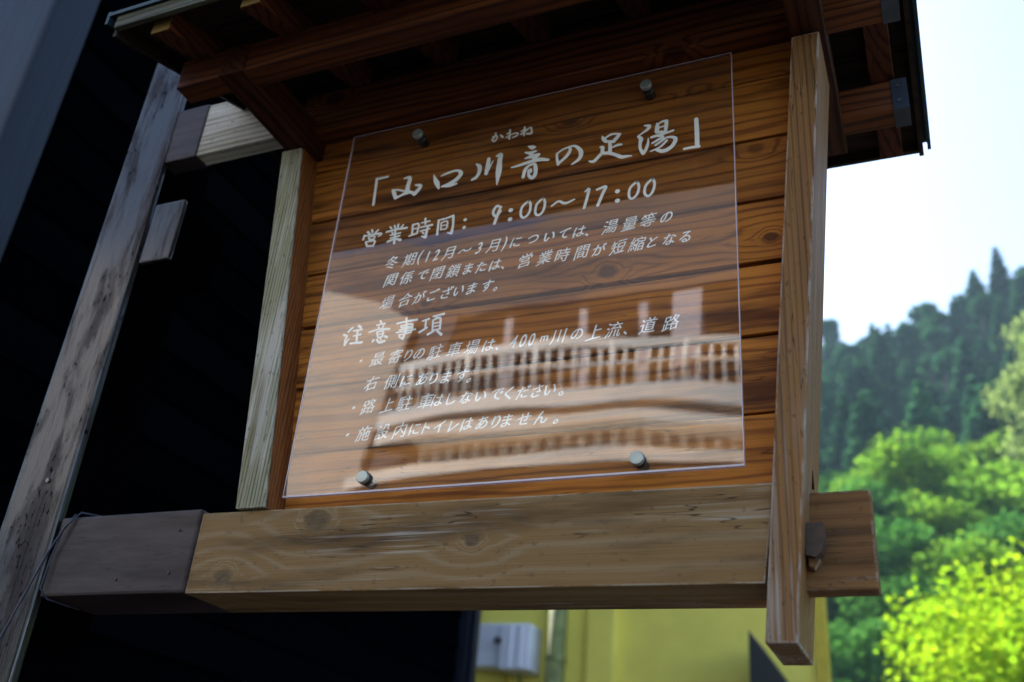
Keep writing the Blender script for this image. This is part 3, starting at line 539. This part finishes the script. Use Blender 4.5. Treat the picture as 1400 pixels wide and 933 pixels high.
# ---------------------------------------------------------------- dark timber building on the left
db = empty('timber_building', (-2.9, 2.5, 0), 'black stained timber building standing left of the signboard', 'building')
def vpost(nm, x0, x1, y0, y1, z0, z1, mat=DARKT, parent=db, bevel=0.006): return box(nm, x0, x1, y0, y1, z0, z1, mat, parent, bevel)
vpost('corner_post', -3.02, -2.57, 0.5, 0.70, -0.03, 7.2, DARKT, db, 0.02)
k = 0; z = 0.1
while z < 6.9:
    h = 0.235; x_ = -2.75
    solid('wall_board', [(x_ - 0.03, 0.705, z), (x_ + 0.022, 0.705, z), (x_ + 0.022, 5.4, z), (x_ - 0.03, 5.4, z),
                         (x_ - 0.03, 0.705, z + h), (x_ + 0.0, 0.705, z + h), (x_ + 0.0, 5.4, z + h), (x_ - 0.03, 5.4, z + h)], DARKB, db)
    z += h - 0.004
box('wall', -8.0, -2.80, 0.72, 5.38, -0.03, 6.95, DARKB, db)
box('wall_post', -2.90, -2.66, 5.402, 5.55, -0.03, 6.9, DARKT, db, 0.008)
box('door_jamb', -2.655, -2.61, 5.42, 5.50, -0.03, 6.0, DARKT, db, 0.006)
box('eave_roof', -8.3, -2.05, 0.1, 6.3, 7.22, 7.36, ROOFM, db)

# ---------------------------------------------------------------- the terrace behind the camera, mirrored in the acrylic
tb = empty('terrace_building', (-3, -9, 0), 'pale two storey terrace building facing the signboard, mirrored in its acrylic sheet', 'building')
AC = (-3.3, -14.5); AR = 7.6
def arc(x, r=AR): return AC[1] + math.sqrt(max(0.0, r * r - (x - AC[0]) ** 2))
def arc_slab(nm, r0, r1, z0, z1, mat, parent, a0=-58, a1=42, n=48, zf=None):
    bm = bmesh.new(); q = []
    for i in range(n + 1):
        a = R(a0 + (a1 - a0) * i / n); s, c = math.sin(a), math.cos(a); dz = zf(i / n) if zf else 0
        q.append([bm.verts.new((AC[0] + r * s, AC[1] + r * c, z + dz)) for r, z in ((r0, z0), (r1, z0), (r1, z1), (r0, z1))])
    for a, b in zip(q, q[1:]):
        for j in range(4): bm.faces.new((a[j], a[(j + 1) % 4], b[(j + 1) % 4], b[j]))
    bm.faces.new(q[0][::-1]); bm.faces.new(q[-1]); return link(nm, bm_mesh(bm, nm), mat, parent)
arc_slab('deck_slab', 3.0, AR, 5.62, 5.80, CONC, tb)
arc_slab('lower_ledge', AR - 0.5, AR + 0.12, 5.10, 5.24, CONC, tb, zf=lambda t: 0.35 * max(0, t - 0.55))
arc_slab('base_wall', 3.0, AR - 0.35, 4.4, 5.615, STUCCO, tb)
arc_slab('unseen_lower_wall', 3.0, AR - 0.40, -0.03, 4.396, BASEW, tb)
bl = arc_slab('kerb', AR - 0.16, AR + 0.05, 5.803, 5.97, WHITE, tb)
def arc_pts(r, z, a0=-58, a1=42, n=40, zf=None):
    return [(AC[0] + r * math.sin(R(a0 + (a1 - a0) * i / n)), AC[1] + r * math.cos(R(a0 + (a1 - a0) * i / n)), z + (zf(i / n) if zf else 0)) for i in range(n + 1)]
rl = empty('balcony_railing', (AC[0], AC[1] + AR, 5.97), 'curved white metal railing of the terrace, mirrored in the acrylic sheet', 'railing')
arc_slab('handrail', AR - 0.08, AR - 0.02, 6.47, 6.575, WHITE, rl)
tube('middle_rail', arc_pts(AR - 0.05, 6.27), 0.024, WHITE, rl)
bm = bmesh.new(); tube_bm(bm, [(0, 0, 0), (0, 0, 0.53)], 0.021, 6); bal = bm_mesh(bm, 'baluster', True); bal.materials.append(WHITE)
bm = bmesh.new(); tube_bm(bm, [(0, 0, 0), (0, 0, 0.56)], 0.038, 8); pst = bm_mesh(bm, 'railing_post', True); pst.materials.append(WHITE)
i = 0; a = -56.0
while a < 41:
    big = i % 6 == 0
    o = bpy.data.objects.new('railing_post' if big else 'baluster', pst if big else bal); col.objects.link(o); o.parent = rl
    o.location = Vector((AC[0] + (AR - 0.05) * math.sin(R(a)), AC[1] + (AR - 0.05) * math.cos(R(a)), 5.97)) - rl.location
    a += 0.98; i += 1
# ribs of the wall below the deck
bm = bmesh.new(); hexa(bm, box8(-0.035, 0.035, -0.05, 0.05, 0, 0.38)); rib = bm_mesh(bm, 'wall_rib'); rib.materials.append(CONC)
a = -56.0
while a < 41:
    o = bpy.data.objects.new('wall_rib', rib); col.objects.link(o); o.parent = tb
    o.location = Vector((AC[0] + (AR - 0.30) * math.sin(R(a)), AC[1] + (AR - 0.30) * math.cos(R(a)), 5.24)) - tb.location
    o.rotation_euler = (0, 0, -R(a)); a += 1.3
# rear wall of the upper storey, columns and the overhanging upper floor
box('rear_wall', -4.4, 0.3, -9.6, -9.4, 5.80, 7.3, BROWNW, tb)
prism('upper_storey', [(-6.6, 7.30), (1.2, 7.30), (1.2, 8.66), (-2.9, 8.58), (-3.3, 8.38), (-4.7, 8.34), (-5.1, 8.5), (-6.6, 8.5)], 'y', -9.8, -7.35, MAUVE, tb)
for x in (-4.25, -3.5, -2.62, -1.95): box('column', x - 0.045, x + 0.045, -7.52, -7.43, 5.80, 7.298, COLM, tb)
box('column', -1.62, -1.30, -7.60, -7.38, 5.80, 7.298, COLM, tb)
box('column', -0.80, -0.66, -7.52, -7.40, 5.80, 7.298, COLM, tb)
# beige stair tower to the left with slanting parapets
st = empty('stair_tower', (-6.4, -8.2, 0), 'beige stuccoed stair tower beside the terrace with slanting parapets', 'building')
prism('parapet', [(-7.6, 4.4), (-4.85, 4.4), (-4.95, 5.4), (-4.55, 7.1), (-5.05, 7.45), (-7.6, 8.35)], 'y', -7.9, -7.0, STUCCO, st)
prism('inner_parapet', [(-5.2, 5.0), (-4.4, 5.5), (-4.0, 7.2), (-4.42, 7.3)], 'y', -7.35, -7.1, MAUVE, st)
box('wall', -9.5, -7.62, -9.0, -6.4, 4.6, 8.2, STUCCO, st)
box('unseen_lower_wall', -9.5, -4.6, -9.0, -6.45, -0.03, 4.39, BASEW, st)

# ---------------------------------------------------------------- the air
HZ = bpy.data.materials.new('pale_blue_haze'); HZ.use_nodes = True; t_ = HZ.node_tree; t_.nodes.clear()
vo_ = t_.nodes.new('ShaderNodeVolumePrincipled'); vo_.inputs['Color'].default_value = (0.55, 0.78, 1.0, 1); vo_.inputs['Density'].default_value = 0.0004
mo_ = t_.nodes.new('ShaderNodeOutputMaterial'); t_.links.new(vo_.outputs[0], mo_.inputs['Volume'])
hz = box('haze', -185, 205, -60, 420, -1.2, 120, HZ, None); tag(hz, 'thin pale blue haze over the valley', 'haze', kind='stuff')

# ================================================================ the signboard
nb = empty('notice_board', (0, 0.05, 0), 'roofed wooden notice board with flared posts carried on a cantilever beam', 'notice board')
# flared posts
def post(nm, xl0, xr0, z0, xl1, xr1, z1, mat, y0=-0.035, y1=0.125):
    bm = bmesh.new()
    hexa(bm, [(xl0, y0, z0), (xr0, y0, z0), (xr0, y1, z0), (xl0, y1, z0), (xl1, y0, z1), (xr1, y0, z1), (xr1, y1, z1), (xl1, y1, z1)], 0.0035)
    return link(nm, bm_mesh(bm, nm), mat, nb)
o = post('post', 0.477, 0.524, 1.946, 0.5735, 0.6265, 3.112, POSTR); o['label'] = 'orange brown post, right side, reaching below the beam'
o = post('post', -0.530, -0.462, 2.206, -0.6255, -0.570, 3.112, POSTL); o['label'] = 'grey green weathered post, left side'
# inner face of the left post stays sheltered and keeps its stain
bm = bmesh.new(); hexa(bm, [(-0.4615, -0.028, 2.206), (-0.459, -0.028, 2.206), (-0.459, 0.120, 2.206), (-0.4615, 0.120, 2.206), (-0.5695, -0.028, 3.112), (-0.567, -0.028, 3.112), (-0.567, 0.12, 3.112), (-0.5695, 0.12, 3.112)])
link('post_lining', bm_mesh(bm, 'post_lining'), POSTIN, nb)
# cross beam, tenon, peg
o = solid('cross_beam', [(-0.6145, -0.025, 2.045), (0.4795, -0.025, 2.036), (0.4795, 0.125, 2.036), (-0.6145, 0.125, 2.045), (-0.6145, -0.025, 2.205), (0.500, -0.025, 2.195), (0.500, 0.125, 2.195), (-0.6145, 0.125, 2.205)], BEAM, nb, 0.003)
box('tenon', 0.515, 0.637, 0.030, 0.072, 2.038, 2.195, TENON, nb, 0.0035)
prism('peg', [(0.538, 2.085), (0.552, 2.081), (0.561, 2.090), (0.567, 2.108), (0.566, 2.134), (0.538, 2.135)], 'y', -0.002, 0.029, PEGM, nb)
prism('peg_wedge', [(0.541, 2.070), (0.548, 2.067), (0.558, 2.080), (0.541, 2.082)], 'y', 0.006, 0.029, TENON, nb)
# back planks
seams = [2.190, 2.341, 2.491, 2.641, 2.781, 2.928, 3.080, 3.231]
gaps = [0.004, 0.005, 0.006, 0.011, 0.005, 0.0055, 0.004, 0.007]
def xpost(z, side):
    if side > 0: return 0.524 + 0.088 * (z - 1.946) - 0.02
    return -0.462 - 0.119 * (z - 2.206) - 0.02
for i in range(7):
    z0, z1 = seams[i] + gaps[i] / 2, seams[i + 1] - gaps[i + 1] / 2
    yf = 0.030 + [0.0, 0.0012, -0.0008, 0.001, 0.0, -0.001, 0.0005][i]
    solid('plank', [(xpost(z0, -1), yf, z0), (xpost(z0, 1), yf, z0), (xpost(z0, 1), yf + 0.018, z0), (xpost(z0, -1), yf + 0.018, z0),
                    (xpost(z1, -1), yf, z1), (xpost(z1, 1), yf, z1), (xpost(z1, 1), yf + 0.018, z1), (xpost(z1, -1), yf + 0.018, z1)], PLANKK if i == 3 else PLANK, nb, 0.0014, 1)
box('plank', -0.575, 0.60, 0.024, 0.045, 3.234, 3.29, EAVEX, nb, 0.001, 1)
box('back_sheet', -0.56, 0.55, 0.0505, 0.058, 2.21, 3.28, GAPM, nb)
# arms and eave beams
ZB = 3.12
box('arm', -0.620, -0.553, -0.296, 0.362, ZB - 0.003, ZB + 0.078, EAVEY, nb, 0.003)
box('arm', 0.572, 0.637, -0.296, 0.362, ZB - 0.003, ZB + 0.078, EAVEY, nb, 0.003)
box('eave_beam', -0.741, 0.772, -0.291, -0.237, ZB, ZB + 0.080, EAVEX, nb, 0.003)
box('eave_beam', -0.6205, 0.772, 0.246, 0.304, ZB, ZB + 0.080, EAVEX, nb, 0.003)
box('ridge_beam', -0.600, 0.772, -0.020, 0.035, 3.165, 3.288, EAVEX, nb, 0.003)
def cap(y0, y1, z0, z1):
    t = 0.0022
    bm = bmesh.new()
    hexa(bm, box8(0.743, 0.7755, y0 - t, y0 - 0.0002, z0 - t, z1)); hexa(bm, box8(0.743, 0.7755, y0 - 0.0001, y1 + t, z0 - t, z0 - 0.0003))
    hexa(bm, box8(0.7731, 0.7756, y0, y1 + t, z0, z1))
    c = link('beam_cap', bm_mesh(bm, 'beam_cap'), CAPM, nb)
    for zz in (0.25, 0.75):
        bm = bmesh.new(); tube_bm(bm, [(0.757, y0 - t, z0 + (z1 - z0) * zz), (0.757, y0 - t - 0.002, z0 + (z1 - z0) * zz)], 0.0035, 10)
        link('screw', bm_mesh(bm, 'screw'), SCREW, c)
cap(-0.291, -0.237, ZB, ZB + 0.08); cap(0.246, 0.304, ZB, ZB + 0.08); cap(-0.020, 0.035, 3.165, 3.26)
# roof
PITCH = 0.35; YC = 0.007
def zr(y): return 3.2005 + PITCH * (0.268 - abs(y - YC))
xr = -0.710 + 0.0
for k in range(7):
    x0 = -0.705 + 0.2345 * k; x1 = x0 + 0.05
    for s in (-1, 1):
        ya, yb_ = YC + s * 0.02, YC + s * 0.433
        lo, hi = (yb_, ya) if s < 0 else (ya, yb_)
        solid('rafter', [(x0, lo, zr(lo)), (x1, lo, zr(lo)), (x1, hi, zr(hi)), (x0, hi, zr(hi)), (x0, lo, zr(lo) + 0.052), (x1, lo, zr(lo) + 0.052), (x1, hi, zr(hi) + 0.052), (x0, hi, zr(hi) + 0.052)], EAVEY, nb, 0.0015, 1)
        if s < 0: box('rafter_end', x0 + 0.0015, x1 - 0.0015, lo - 0.0016, lo - 0.0002, zr(lo) + 0.0015, zr(lo) + 0.0505, ENDG, nb)
RT = 0.0535
for s in (-1, 1):
    for j in range(4):
        a, b = YC + s * (0.004 + 0.113 * j), YC + s * (0.113 * (j + 1))
        lo, hi = min(a, b), max(a, b)
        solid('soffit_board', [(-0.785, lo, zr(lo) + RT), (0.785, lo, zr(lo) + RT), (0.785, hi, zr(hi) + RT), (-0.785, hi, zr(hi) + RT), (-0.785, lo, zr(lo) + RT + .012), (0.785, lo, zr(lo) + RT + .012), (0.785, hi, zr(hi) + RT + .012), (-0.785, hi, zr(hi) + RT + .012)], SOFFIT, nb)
    yo = YC + s * 0.468; yi = YC
    lo, hi = min(yo, yi), max(yo, yi); h0 = RT + 0.0135
    solid('roof_sheet', [(-0.812, lo, zr(lo) + h0), (0.812, lo, zr(lo) + h0), (0.812, hi, zr(hi) + h0), (-0.812, hi, zr(hi) + h0), (-0.812, lo, zr(lo) + h0 + .01), (0.812, lo, zr(lo) + h0 + .01), (0.812, hi, zr(hi) + h0 + .01), (-0.812, hi, zr(hi) + h0 + .01)], ROOFM, nb)
    y2 = YC + s * 0.449; lo, hi = min(y2, y2 + s * 0.012), max(y2, y2 + s * 0.012)
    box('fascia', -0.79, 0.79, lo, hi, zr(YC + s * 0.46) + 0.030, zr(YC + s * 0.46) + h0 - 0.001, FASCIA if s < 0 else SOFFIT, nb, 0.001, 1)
    for sx in (-1, 1):   # rake boards and drip edges
        xa, xb = (0.786, 0.796) if sx > 0 else (-0.796, -0.786)
        lo, hi = sorted((YC + s * 0.001, YC + s * 0.452)); hb = 0.012
        solid('rake_board', [(xa, lo, zr(lo) + hb), (xb, lo, zr(lo) + hb), (xb, hi, zr(hi) + hb), (xa, hi, zr(hi) + hb), (xa, lo, zr(lo) + h0 - .002), (xb, lo, zr(lo) + h0 - .002), (xb, hi, zr(hi) + h0 - .002), (xa, hi, zr(hi) + h0 - .002)], SOFFIT, nb)
        xa, xb = (0.8055, 0.8135) if sx > 0 else (-0.8135, -0.8055); lo, hi = sorted((YC + s * 0.001, YC + s * 0.4675)); hb = 0.044
        solid('drip_edge', [(xa, lo, zr(lo) + hb), (xb, lo, zr(lo) + hb), (xb, hi, zr(hi) + hb), (xa, hi, zr(hi) + hb), (xa, lo, zr(lo) + h0 + .013), (xb, lo, zr(lo) + h0 + .013), (xb, hi, zr(hi) + h0 + .013), (xa, hi, zr(hi) + h0 + .013)], ROOFM, nb)
# the leg on the left, its bars and sleeves
bm = bmesh.new()
hexa(bm, [(-1.170, -0.035, -0.03), (-0.955, -0.035, -0.03), (-0.955, -0.012, -0.03), (-1.170, -0.012, -0.03), (-1.148, -0.035, 4.0), (-1.024, -0.035, 4.0), (-1.024, -0.012, 4.0), (-1.148, -0.012, 4.0)], 0.009, 3)
o = link('leg', bm_mesh(bm, 'leg'), LEGM, nb); o['label'] = 'tall glossy brown painted leg at the left'
solid('leg_shade_core', [(-1.160, -0.0115, -0.03), (-0.962, -0.0115, -0.03), (-0.962, 0.14, -0.03), (-1.160, 0.14, -0.03), (-1.14, -0.0115, 4.0), (-1.032, -0.0115, 4.0), (-1.032, 0.14, 4.0), (-1.14, 0.14, 4.0)], COREM, nb, 0.003)  # added body behind the leg front, black in place of shade
box('leg_tenon', -0.985, -0.895, -0.035, -0.022, 2.855, 3.028, LEGM, nb, 0.004)
box('tenon_shade_core', -0.985, -0.897, -0.0215, 0.13, 2.857, 3.026, COREM, nb, 0.003)  # added body behind the stub, its shaded underside painted black
box('beam_sleeve', -0.985, -0.6155, -0.0300, 0.130, 2.0455, 2.2135, SLEEVE, nb, 0.006)
o = box('bar_sleeve', -1.02, -0.9105, -0.0290, 0.022, 3.172, 3.345, SLEEVE, nb, 0.004)
prism('upper_bar', [(-0.912, 3.176), (-0.626, 3.176), (-0.626, 3.192), (-0.70, 3.205), (-0.73, 3.341), (-0.912, 3.341)], 'y', -0.025, 0.018, PALE, nb)
for (x, z) in ((-0.66, 2.17), (-0.66, 2.085), (-0.79, 2.075)):
    bm = bmesh.new(); tube_bm(bm, [(x, -0.0295, z), (x, -0.0325, z)], 0.003, 8); link('nail', bm_mesh(bm, 'nail'), BOLTD, nb)
for (x, z) in ((-1.045, 3.49), (-1.055, 2.30)):
    bm = bmesh.new(); tube_bm(bm, [(x, -0.034, z), (x, -0.039, z)], 0.005, 10); link('screw', bm_mesh(bm, 'screw'), SCREW, nb)
wr = tube('wire', [(-1.16, -0.040, 1.60), (-1.05, -0.043, 1.93), (-0.985, -0.042, 2.13), (-0.958, -0.040, 2.19), (-0.935, -0.03, 2.222), (-0.90, 0.03, 2.226), (-0.93, 0.12, 2.226)], 0.0022, WIREM, None, 6)
tag(wr, 'thin dark wire looped over the brown metal sleeve by the leg', 'wire')
wr2 = tube('wire_loop', [(-0.945, -0.034, 2.218), (-0.965, -0.038, 2.18), (-0.975, -0.038, 2.12), (-0.978, -0.038, 2.06), (-0.96, -0.03, 2.04), (-0.95, 0.05, 2.038)], 0.0018, WIREM, wr, 6)

# ---------------------------------------------------------------- acrylic sheet with its lettering
ac = empty('acrylic_sign', (0, 0, 2.236), 'clear square acrylic sheet with white Japanese lettering bolted to the planks', 'sign')
T = 0.007; Z0, Z1 = 2.236, 3.1412; X0, X1 = -0.45, 0.45
me = from_np('clear_sheet', np.array([(X0, 0, Z0), (X1, 0, Z0), (X1, 0, Z1), (X0, 0, Z1), (X0, T, Z0), (X1, T, Z0), (X1, T, Z1), (X0, T, Z1)], float),
             np.array([[0, 1, 2, 3], [5, 4, 7, 6], [1, 5, 6, 2], [4, 0, 3, 7], [3, 2, 6, 7], [4, 5, 1, 0]]))
sh = link('clear_sheet', me, acrylic(), ac); me.materials.append(edge_acrylic())
for i, p in enumerate(me.polygons): p.material_index = 0 if i < 2 else 1
EDGEM = paint('painted_edge_glow', (0.62, 0.58, 0.66), 0.25, 0.1, 8, spec=0.6)  # pale strips added to imitate light glowing out of the sheet's edges
q = 0.0018
box('edge_glow_strip', X0, X1, -0.0008, -0.0001, Z0, Z0 + 0.0034, EDGEM, ac); box('edge_glow_strip', X0, X1, -0.0006, -0.0001, Z1 - 0.0014, Z1, EDGEM, ac)
box('edge_glow_strip', X0, X0 + q, -0.0006, -0.0001, Z0 + 0.0035, Z1 - 0.0015, EDGEM, ac); box('edge_glow_strip', X1 - 0.0014, X1, -0.0006, -0.0001, Z0 + 0.0035, Z1 - 0.0015, EDGEM, ac)
for (bx, bz) in ((-0.268, 3.100), (0.272, 3.097), (-0.268, 2.264), (0.271, 2.260)):
    bm = bmesh.new(); tube_bm(bm, [(bx, -0.0105, bz), (bx, -0.0120, bz)], [0.0125, 0.0112], 28); tube_bm(bm, [(bx, -0.0002, bz), (bx, -0.0105, bz)], 0.0125, 28)
    h = link('standoff_bolt', bm_mesh(bm, 'standoff_bolt'), BOLT, ac); h.data.shade_smooth() if hasattr(h.data, 'shade_smooth') else None
    md = h.modifiers.new('es', 'EDGE_SPLIT'); md.split_angle = R(35)
    bm = bmesh.new(); tube_bm(bm, [(bx, T + 0.0002, bz), (bx, 0.0300, bz)], 0.0115, 24); link('spacer', bm_mesh(bm, 'spacer'), BOLTD, h)
    bm = bmesh.new(); tube_bm(bm, [(bx, -0.0015, bz), (bx, -0.0035, bz)], 0.0132, 28); link('rubber_ring', bm_mesh(bm, 'rubber_ring'), BOLTD, h)

def catmull(P, n=5):
    P = np.array(P, float)
    if len(P) < 3: return P
    Q = np.vstack([2 * P[0] - P[1], P, 2 * P[-1] - P[-2]]); out = []
    for i in range(1, len(Q) - 2):
        for t in np.linspace(0, 1, n, endpoint=False):
            out.append(0.5 * ((2 * Q[i]) + (Q[i + 1] - Q[i - 1]) * t + (2 * Q[i - 1] - 5 * Q[i] + 4 * Q[i + 1] - Q[i + 2]) * t * t + (-Q[i - 1] + 3 * Q[i] - 3 * Q[i + 1] + Q[i + 2]) * t ** 3))
    out.append(P[-1]); return np.array(out)
def stroke_mesh(data, grow=0.0):
    V, F = [], []; lay = 0
    for s in data.split('|'):
        P = catmull([tuple(map(float, p.split(','))) for p in s.split()])
        P[:, 2] = np.maximum(P[:, 2], 0.6); lay += 1; y = 0.0010 - 0.000012 * (lay % 40)
        d = np.gradient(P[:, :2], axis=0); L = np.linalg.norm(d, axis=1, keepdims=True) + 1e-9; d /= L
        # outline: left side, round end, right side, round start
        wd = P[:, 2:3] / 2 + grow; nrm = np.stack([-d[:, 1], d[:, 0]], 1)
        a = P[:, :2] + nrm * wd; b = P[:, :2] - nrm * wd
        base = len(V); n = len(P)
        for q in a: V.append((q[0], q[1], y))
        for q in b: V.append((q[0], q[1], y))
        for i in range(n - 1): F.append((base + i, base + i + 1, base + n + i + 1, base + n + i))
        for e, sg in ((0, -1), (n - 1, 1)):
            c0 = len(V); ang0 = math.atan2(nrm[e, 1], nrm[e, 0])
            K = 7
            for k in range(K + 1):
                an = ang0 - sg * math.pi * k / K
                V.append((P[e, 0] + math.cos(an) * wd[e, 0], P[e, 1] + math.sin(an) * wd[e, 0], y))
            F.append(tuple(range(c0, c0 + K + 1)))
    me = bpy.data.meshes.new('lettering')
    me.from_pydata([(X0 + x / 1000, y, Z0 + z / 1000) for x, z, y in V], [], F); return me
for nm, data in STROKES.items(): link(nm, stroke_mesh(data, 0.6), INK, ac)
def glyph(ch, cache={}):
    if ch not in cache:
        c = bpy.data.curves.new('t', 'FONT'); c.body = ch; c.size = 1.0; c.resolution_u = 3; c.offset = 0.0 if ord(ch) > 0x3100 else 0.008
        o = bpy.data.objects.new('t', c); col.objects.link(o); dg = bpy.context.evaluated_depsgraph_get()
        me = bpy.data.meshes.new_from_object(o.evaluated_get(dg)); n = len(me.vertices); a = np.empty(n * 3); me.vertices.foreach_get('co', a)
        cache[ch] = (a.reshape(-1, 3)[:, :2].copy(), [tuple(p.vertices) for p in me.polygons])
        bpy.data.objects.remove(o); bpy.data.meshes.remove(me); bpy.data.curves.remove(c)
    return cache[ch]
SMALL = '。、・'
for txt, pos in LINES:
    V, F = [], []
    for ch, p in zip(txt, pos.split()):
        cx, cz = map(float, p.split(',')); a, f = glyph(ch)
        lo, hi = a.min(0), a.max(0); mid = (lo + hi) / 2
        kana = '\u3040' <= ch <= '\u30ff'; asc = ch.isascii()
        sc = 34.0 if not kana else 29.5
        if ch in SMALL: sc = 29.0
        q = a - mid
        if ch in '、。': q = q + np.array([-0.12, -0.34])
        if ch == 'm': sc = 24.0
        if asc and ch != 'm': q = q * np.array([0.85, 1.12])
        h = q[:, 1].max() - q[:, 1].min()
        rs = np.random.default_rng(ord(ch) + int(cx))
        u, v = q[:, 0], q[:, 1]
        # a brush hand leans the strokes and lifts them to the right
        wob = 0.012 * np.sin(u * 9 + rs.random() * 6) + 0.010 * np.sin(v * 7 + rs.random() * 6)
        X_ = (u * 0.96 + v * 0.26 + wob) * sc; Z_ = (v * 1.0 + u * 0.13 + 0.03 * np.sin(u * 5 + rs.random() * 3)) * sc
        b0 = len(V)
        for rep_, (dx, dz) in enumerate(((-0.35, 0), (0.35, 0.15))):     # the print's strokes are a little heavier than the type
            b0 = len(V)
            V += [(X0 + (cx + xx + dx) / 1000, 0.0007 - 0.0001 * rep_, Z0 + (cz + zz + dz) / 1000) for xx, zz in zip(X_, Z_)]
            F += [tuple(b0 + i for i in pl) for pl in f]
    me = bpy.data.meshes.new('small_lettering'); me.from_pydata(V, [], F); link('small_lettering', me, INK, ac)
